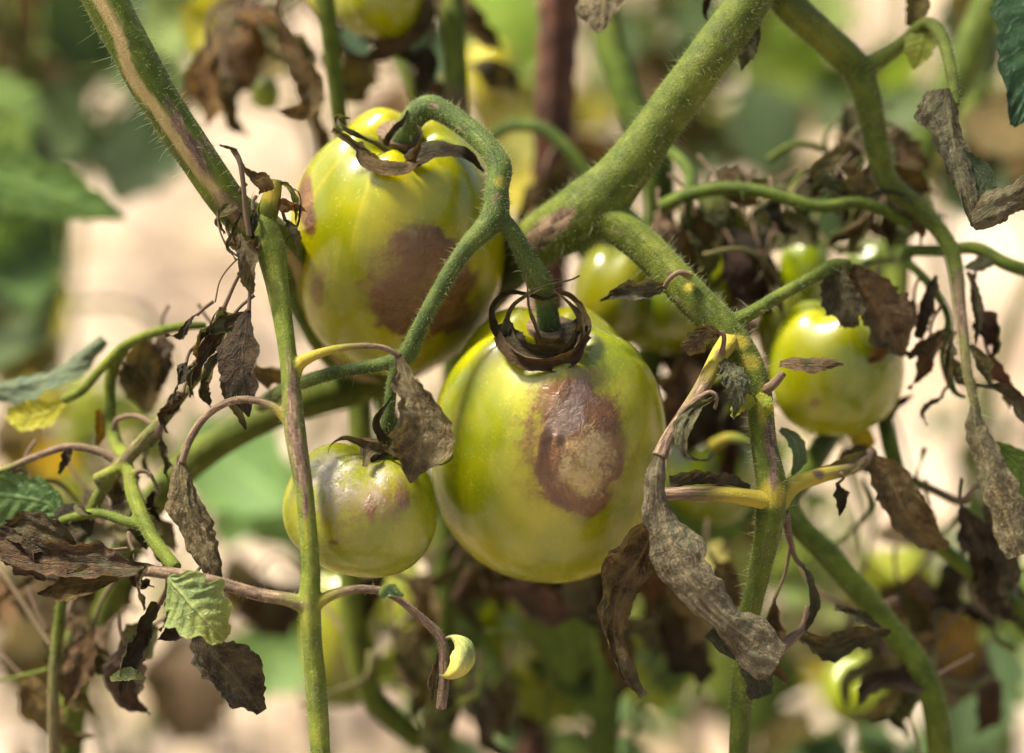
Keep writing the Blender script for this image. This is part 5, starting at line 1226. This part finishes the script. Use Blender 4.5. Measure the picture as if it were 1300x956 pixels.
DG = (.045, .085, .03)
bg = [  # x, y, d, size, angle, colour, dry, yellow
    (75, 172, 34, 100, 70, (.035, .075, .045), 0, 0), (168, 196, 34, 110, 60, (.035, .07, .03), 0, 0), (30, 95, 42, 120, 20, DG, 0, 0),
    (95, 60, 44, 130, -20, (.04, .08, .05), 0, 0), (150, 90, 48, 90, 40, DG, 0, 0), (10, 140, 26, 110, 60, (.07, .13, .03), 0, 0), (60, 10, 40, 110, 10, DG, 0, 0), (215, 75, 50, 80, 30, (.09, .13, .04), 0, 0),
    (20, 330, 24, 130, 70, (.05, .10, .03), 0, 0), (45, 380, 26, 110, 80, (.13, .15, .02), 0, .2), (15, 450, 26, 130, 60, (.09, .09, .03), .3, 0), (50, 520, 22, 80, 20, (.14, .15, .03), .2, .2), (70, 575, 20, 70, 30, (.26, .18, .03), .4, .3), (25, 560, 24, 90, 80, (.13, .1, .04), .7, 0),
    (268, 28, 18, 95, -60, LIME, 0, .4), (222, 30, 20, 90, 80, (.10, .15, .05), 0, 0), (298, 70, 12, 90, 50, (.18, .11, .06), 1, 0), (275, 105, 12, 80, 110, (.14, .10, .07), 1, 0), (320, 40, 12, 70, 70, (.20, .12, .05), 1, .2), (340, 80, 16, 60, 30, OLIVE, .6, 0), (310, 12, 13, 80, 10, (.12, .1, .06), 1, 0),
    (632, 40, 40, 150, 70, (.12, .2, .03), 0, 0), (680, 60, 44, 110, 100, (.10, .17, .04), 0, 0), (655, 150, 38, 120, 80, (.10, .12, .03), 0, .1), (610, 170, 40, 90, 60, (.14, .15, .05), 0, 0), (520, 20, 38, 120, 30, (.13, .16, .05), 0, .2), (545, 90, 44, 110, 80, (.2, .18, .05), .3, .3),
    (780, 90, 36, 90, 60, (.08, .1, .04), .2, 0), (760, 130, 40, 80, 110, (.14, .15, .03), 0, .2), (830, 110, 44, 110, 40, (.13, .1, .06), .9, 0), (750, 190, 30, 90, 20, (.12, .09, .06), 1, 0), (800, 60, 46, 90, 80, (.12, .14, .04), .3, 0), (870, 150, 46, 90, 30, (.12, .09, .05), .9, 0),
    (1010, 62, 40, 115, 50, (.11, .19, .03), 0, 0), (985, 100, 44, 100, 30, (.10, .16, .03), 0, 0), (1045, 22, 44, 90, 10, (.11, .16, .05), 0, 0), (1000, 150, 46, 90, 80, (.16, .11, .07), .9, 0), (940, 190, 46, 90, 20, (.15, .12, .06), .9, 0), (960, 130, 48, 70, 100, (.14, .1, .06), .9, 0),
    (1135, 110, 38, 120, -50, (.12, .2, .03), 0, 0), (1225, 120, 40, 110, 60, (.11, .17, .03), 0, 0), (1280, 170, 22, 130, 20, (.11, .09, .04), .6, 0), (1262, 220, 24, 120, 5, (.13, .10, .05), .8, 0), (1240, 20, 42, 110, 60, (.08, .13, .03), 0, 0), (1200, 200, 34, 80, 20, (.14, .12, .05), .6, 0),
    (875, 470, 12, 110, 60, (.10, .075, .05), 1, 0), (905, 420, 13, 100, 100, (.09, .065, .04), 1, 0), (870, 540, 14, 90, 80, (.11, .08, .05), 1, 0), (930, 520, 15, 90, 60, (.06, .075, .03), .5, 0),
    (310, 590, 26, 170, 40, (.07, .14, .045), 0, 0), (350, 645, 28, 130, 60, (.08, .15, .05), 0, 0), (290, 640, 30, 110, 100, (.07, .14, .04), 0, 0), (345, 770, 18, 90, 60, (.06, .04, .03), 1, 0), (350, 835, 26, 130, 20, (.07, .13, .04), 0, 0), (310, 740, 30, 80, 70, (.13, .1, .05), .9, 0),
    (45, 835, 20, 130, 80, (.11, .09, .035), .7, 0), (20, 770, 26, 120, 30, (.16, .1, .06), 1, 0), (110, 770, 10, 110, 70, (.14, .10, .055), 1, 0), (60, 745, 8, 110, 10, (.08, .06, .03), .9, 0), (100, 800, 24, 100, 50, (.2, .15, .09), 1, 0),
    (620, 720, 12, 120, 20, (.14, .10, .06), 1, 0), (560, 770, 14, 110, 120, (.17, .12, .07), 1, 0), (610, 820, 14, 150, 60, (.07, .11, .03), .2, 0), (730, 740, 11, 120, 10, (.11, .085, .05), 1, 0), (700, 800, 13, 150, 70, (.10, .15, .03), 0, 0), (760, 830, 16, 120, 110, (.06, .09, .03), .3, 0),
    (540, 840, 13, 120, 100, (.08, .055, .035), 1, 0), (660, 850, 17, 150, 30, (.06, .05, .03), .9, 0), (850, 790, 17, 140, 70, (.07, .06, .03), .8, 0), (850, 735, 22, 90, 60, (.13, .19, .05), 0, 0), (880, 700, 24, 90, 30, (.2, .22, .09), 0, .2), (800, 700, 12, 80, 50, (.15, .1, .05), 1, 0), (720, 690, 12, 70, 20, (.12, .08, .05), 1, 0), (580, 690, 13, 90, 140, (.15, .11, .06), .8, 0),
    (1150, 735, 18, 120, 30, (.15, .21, .03), 0, .2), (1195, 715, 20, 110, 70, (.22, .26, .17), .1, 0), (1175, 790, 14, 130, 80, (.14, .10, .06), 1, 0), (1222, 812, 12, 80, 60, (.22, .14, .04), .6, .3), (1200, 845, 13, 140, 20, (.15, .10, .06), 1, 0), (1110, 760, 18, 90, 80, (.16, .22, .04), 0, .1), (1280, 820, 34, 160, 60, (.17, .22, .13), 0, 0), (1245, 750, 16, 90, 100, (.13, .1, .07), 1, 0), (1150, 690, 16, 80, 20, (.15, .12, .08), .8, 0), (1130, 840, 15, 90, 70, (.08, .06, .04), 1, 0),
    (1000, 730, 22, 90, 80, (.1, .15, .05), 0, 0), (1060, 760, 26, 100, 20, (.13, .16, .06), .2, 0), (890, 840, 24, 110, 60, (.14, .2, .05), 0, 0),
    (930, 600, 12, 130, 70, (.05, .1, .03), 0, 0), (890, 660, 12, 120, 20, (.06, .11, .03), 0, 0),
]
gb = np.random.default_rng(21)
for x, y, d, sz in ((70, 165, 30, 150), (175, 190, 32, 150), (20, 60, 34, 190), (95, 40, 34, 160), (150, 20, 38, 130), (210, 110, 36, 110), (0, 330, 24, 170), (30, 420, 25, 150), (10, 200, 30, 150), (230, 30, 40, 130),
                    (880, 60, 36, 120), (960, 170, 34, 120), (900, 210, 32, 130), (1150, 170, 30, 140), (1230, 60, 34, 150), (1290, 190, 28, 140), (1060, 120, 38, 110), (620, 240, 26, 120), (540, 60, 34, 120), (800, 160, 30, 120), (1240, 230, 24, 110), (1060, 790, 26, 150), (960, 860, 28, 160), (330, 860, 26, 150), (60, 700, 24, 130), (240, 870, 30, 150), (1250, 880, 26, 160)):
    bg.append((x, y, d, sz, gb.uniform(20, 150), ((.028, .052, .022), (.035, .06, .02), (.05, .05, .02), (.06, .045, .028))[int(gb.choice(4, p=(.4, .3, .15, .15)))], 0, 0))
CLEAR = [(150, 250, 335, 430), (330, 130, 375, 240), (1170, 330, 1300, 545), (1030, 560, 1180, 720), (90, 560, 230, 640), (230, 600, 300, 700)]
PAL = [((.05, .09, .03), 0, 0), ((.035, .065, .03), 0, 0), ((.11, .17, .03), 0, 0), ((.15, .10, .055), 1, 0), ((.09, .065, .04), 1, 0), ((.13, .12, .05), .6, .1), ((.2, .2, .04), .1, .3)]
while len(bg) < 165:
    x, y = gb.uniform(-40, 1340), (gb.uniform(-60, 270) if gb.random() < .58 else gb.uniform(660, 980))
    if gb.random() < .14: x, y = gb.choice([gb.uniform(-40, 70), gb.uniform(850, 960), gb.uniform(1250, 1340)]), gb.uniform(250, 700)
    if any(a - 35 < x < c + 35 and b - 35 < y < d + 35 for a, b, c, d in CLEAR): continue
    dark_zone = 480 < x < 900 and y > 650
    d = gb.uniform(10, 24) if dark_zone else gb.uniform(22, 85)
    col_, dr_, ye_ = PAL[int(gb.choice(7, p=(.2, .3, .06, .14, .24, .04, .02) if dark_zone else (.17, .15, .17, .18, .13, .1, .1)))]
    bg.append((x, y, d, gb.uniform(70, 140), gb.uniform(20, 140), col_, dr_, ye_))
for x, y, d, sz, col_ in ((640, 770, 17, 140, LIME), (600, 850, 18, 150, (.09, .14, .025)), (700, 850, 16, 140, (.12, .17, .03)), (520, 820, 17, 130, (.10, .15, .03)), (780, 740, 18, 120, (.08, .12, .025)), (830, 840, 20, 130, (.12, .16, .03)), (480, 740, 18, 110, (.13, .17, .03))):
    bg.append((x, y, d, sz, gb.uniform(40, 140), col_, 0, .1))
for i_, r_ in enumerate(bg):
    hang_leaf(*r_[:6], dry=r_[6], yel=r_[7], may_skip=r_[2] > 24 and i_ > 60, g=np.random.default_rng(abs(int(r_[0] * 7 + r_[1]))))

# ---------------------------------------------------------------- rows beyond, and unseen leaves added above and below for shade
def shared_leaf(name, color, dry, yel, seed):
    g = np.random.default_rng(seed)
    ds = []
    for (bx, by, ang, sz) in [(0, 0, -90, 1.0), (-30, 25, -160, .8), (30, 30, -20, .8), (-34, 75, -170, .85), (34, 80, -10, .85)]:
        a = R(ang)
        L = 90 * sz
        pts = [(650 + bx, 478 + by, 0), (650 + bx + math.cos(a) * L * .5, 478 + by + math.sin(a) * L * .5, -1.0), (650 + bx + math.cos(a) * L, 478 + by + math.sin(a) * L, g.uniform(0, 2))]
        ds.append(leaf_geo(pts, [(w_ * sz, w_ * sz) for w_ in (3, 26, 34, 30, 18, 1)], curl=(g.uniform(-20, 50), g.uniform(-20, 50)), nu=12, nv=7, seed=int(g.integers(900)), dry=dry, yel=yel, teeth=.15, nteeth=4))
    ds.append(tube([[650, 600, 0, 3.5], [650, 540, -.6, 3], [650, 470, 0, 2.5]], seg=6, step=20))
    ds[-1]['tint'][:, 0] = dry
    j = join(ds)
    j['V'] = j['V'] - P(650, 600, 0)
    me = bpy.data.meshes.new(name)
    Vl = np.stack([j['V'] @ RIGHT, j['V'] @ FWD, j['V'] @ UP], -1)
    me.from_pydata(Vl.tolist(), [], j['F'])
    me.polygons.foreach_set("use_smooth", [True] * len(me.polygons))
    lay = me.uv_layers.new(name="UVMap")
    li = np.empty(len(me.loops), int); me.loops.foreach_get("vertex_index", li)
    lay.data.foreach_set("uv", j['uv'][li].ravel())
    t = np.ones((len(Vl), 4)); t[:, :3] = np.clip(j['tint'], 0, 1)
    me.attributes.new("tint", 'FLOAT_COLOR', 'POINT').data.foreach_set("color", t.ravel())
    me.materials.append(M_BGLEAF)
    return me, color


VAR = [shared_leaf("leaf_green", (.06, .11, .03), 0, 0, 1), shared_leaf("leaf_dark", (.045, .085, .03), 0, 0, 2), shared_leaf("leaf_lime", (.12, .17, .03), 0, .15, 3), shared_leaf("leaf_dead", (.15, .105, .065), 1, 0, 4), shared_leaf("leaf_yellow", (.2, .2, .03), .2, .4, 5)]


def place_leaf(root, at, g, pick, sc):
    me, colr = VAR[pick]
    o = bpy.data.objects.new("leaf", me)
    COL.objects.link(o)
    o.parent = root
    o.location = np.array(at) - wloc(root)
    o.rotation_euler = (g.uniform(-1.6, .3), g.uniform(-.6, .6), g.uniform(0, 6.28))
    o.scale = (sc,) * 3
    f = g.uniform(.75, 1.3)
    o.color = (*[c * f for c in colr], 1)
    return o


# leaves filling the further plants
fill = {**{k: (0, 1, 2, 3) for k in range(14, 24)}, 4: (0, 1, 1, 1), 5: (0, 1, 3), 6: (3, 0, 2, 4), 7: (2, 4, 0, 2), 8: (3, 3, 0, 4), 9: (2, 0, 2, 4), 10: (0, 3, 2), 11: (3, 0), 12: (4, 3, 2), 13: (0, 2)}
for pi, picks in fill.items():
    root, C = plants[pi]
    g = np.random.default_rng(pi)
    for k in range(7 if pi < 11 else 4 if pi < 14 else 4):
        c = C[int(g.integers(len(C) // 4, len(C)))]
        o = place_leaf(root, c, g, picks[int(g.integers(len(picks)))], g.uniform(.8, 1.25))
# a row of plants beyond
for k in range(12):
    g = np.random.default_rng(100 + k)
    gx, gy = -1.5 + k * .27 + g.uniform(-.08, .08), 3.3 + g.uniform(-.25, .35)
    root = empty("tomato_plant", (gx, gy, 0), "tomato plant in the far row, only a green blur", "tomato plant", "tomato plants of the far row")
    rows = [W(gx, gy, -.03) + [0], W(gx + .02, gy, .3) + [0], W(gx, gy, .75) + [0]]
    rows = [r[:3] + [.006 / px(r[2])] for r in rows]
    d = tube(rows, seg=8, step=30)
    put("stem", d, M_STEM, root)
    C = d['V'].reshape(-1, 8, 3).mean(1)
    for m in range(9):
        place_leaf(root, C[int(g.integers(len(C) // 5, len(C)))], g, (0, 1, 2, 3, 0, 4)[int(g.integers(6))], g.uniform(1.1, 1.7))

# stem tops with a few leaves, added out of view to shade the fruit
g = np.random.default_rng(77)
shade_root, shade_C = plants[4]
tops = [(plant, [[985, -160, 3.2, 30], W(.05, .88, .72) + [24], W(.02, .95, .86) + [16]], 3), (plant, [[60, -180, -.2, 29], W(-.20, .86, .76) + [20], W(-.25, .92, .90) + [10]], 2)]
for root, rows, cnt in tops:
    d = tube(rows, seg=12, step=8)
    put("stem", d, M_STEM, root)
    C = d['V'].reshape(-1, 12, 3).mean(1)
    C = C[C[:, 2] > .7]
    for m in range(cnt):
        place_leaf(root, C[int(g.integers(len(C)))], g, int(g.integers(3)), g.uniform(1.3, 2.0))

# unseen lower leaves, added below the picture to block light off the soil
for root, x, y in ((plant, -.12, .86), (plant, .02, .84), (centre_plant, -.03, 1.0), (centre_plant, -.05, .92), (fork_plant, .05, 1.02), (fork_plant, .04, .9), (right_plant, .16, .9), (right_plant, .12, .82), (left_plant, -.15, .9), (left_plant, -.2, .8)):
    for m in range(7):
        place_leaf(root, (x + g.uniform(-.06, .06), y + g.uniform(-.06, .06), g.uniform(.06, .30)), g, (0, 1, 1, 3)[int(g.integers(4))], g.uniform(1.1, 1.7))
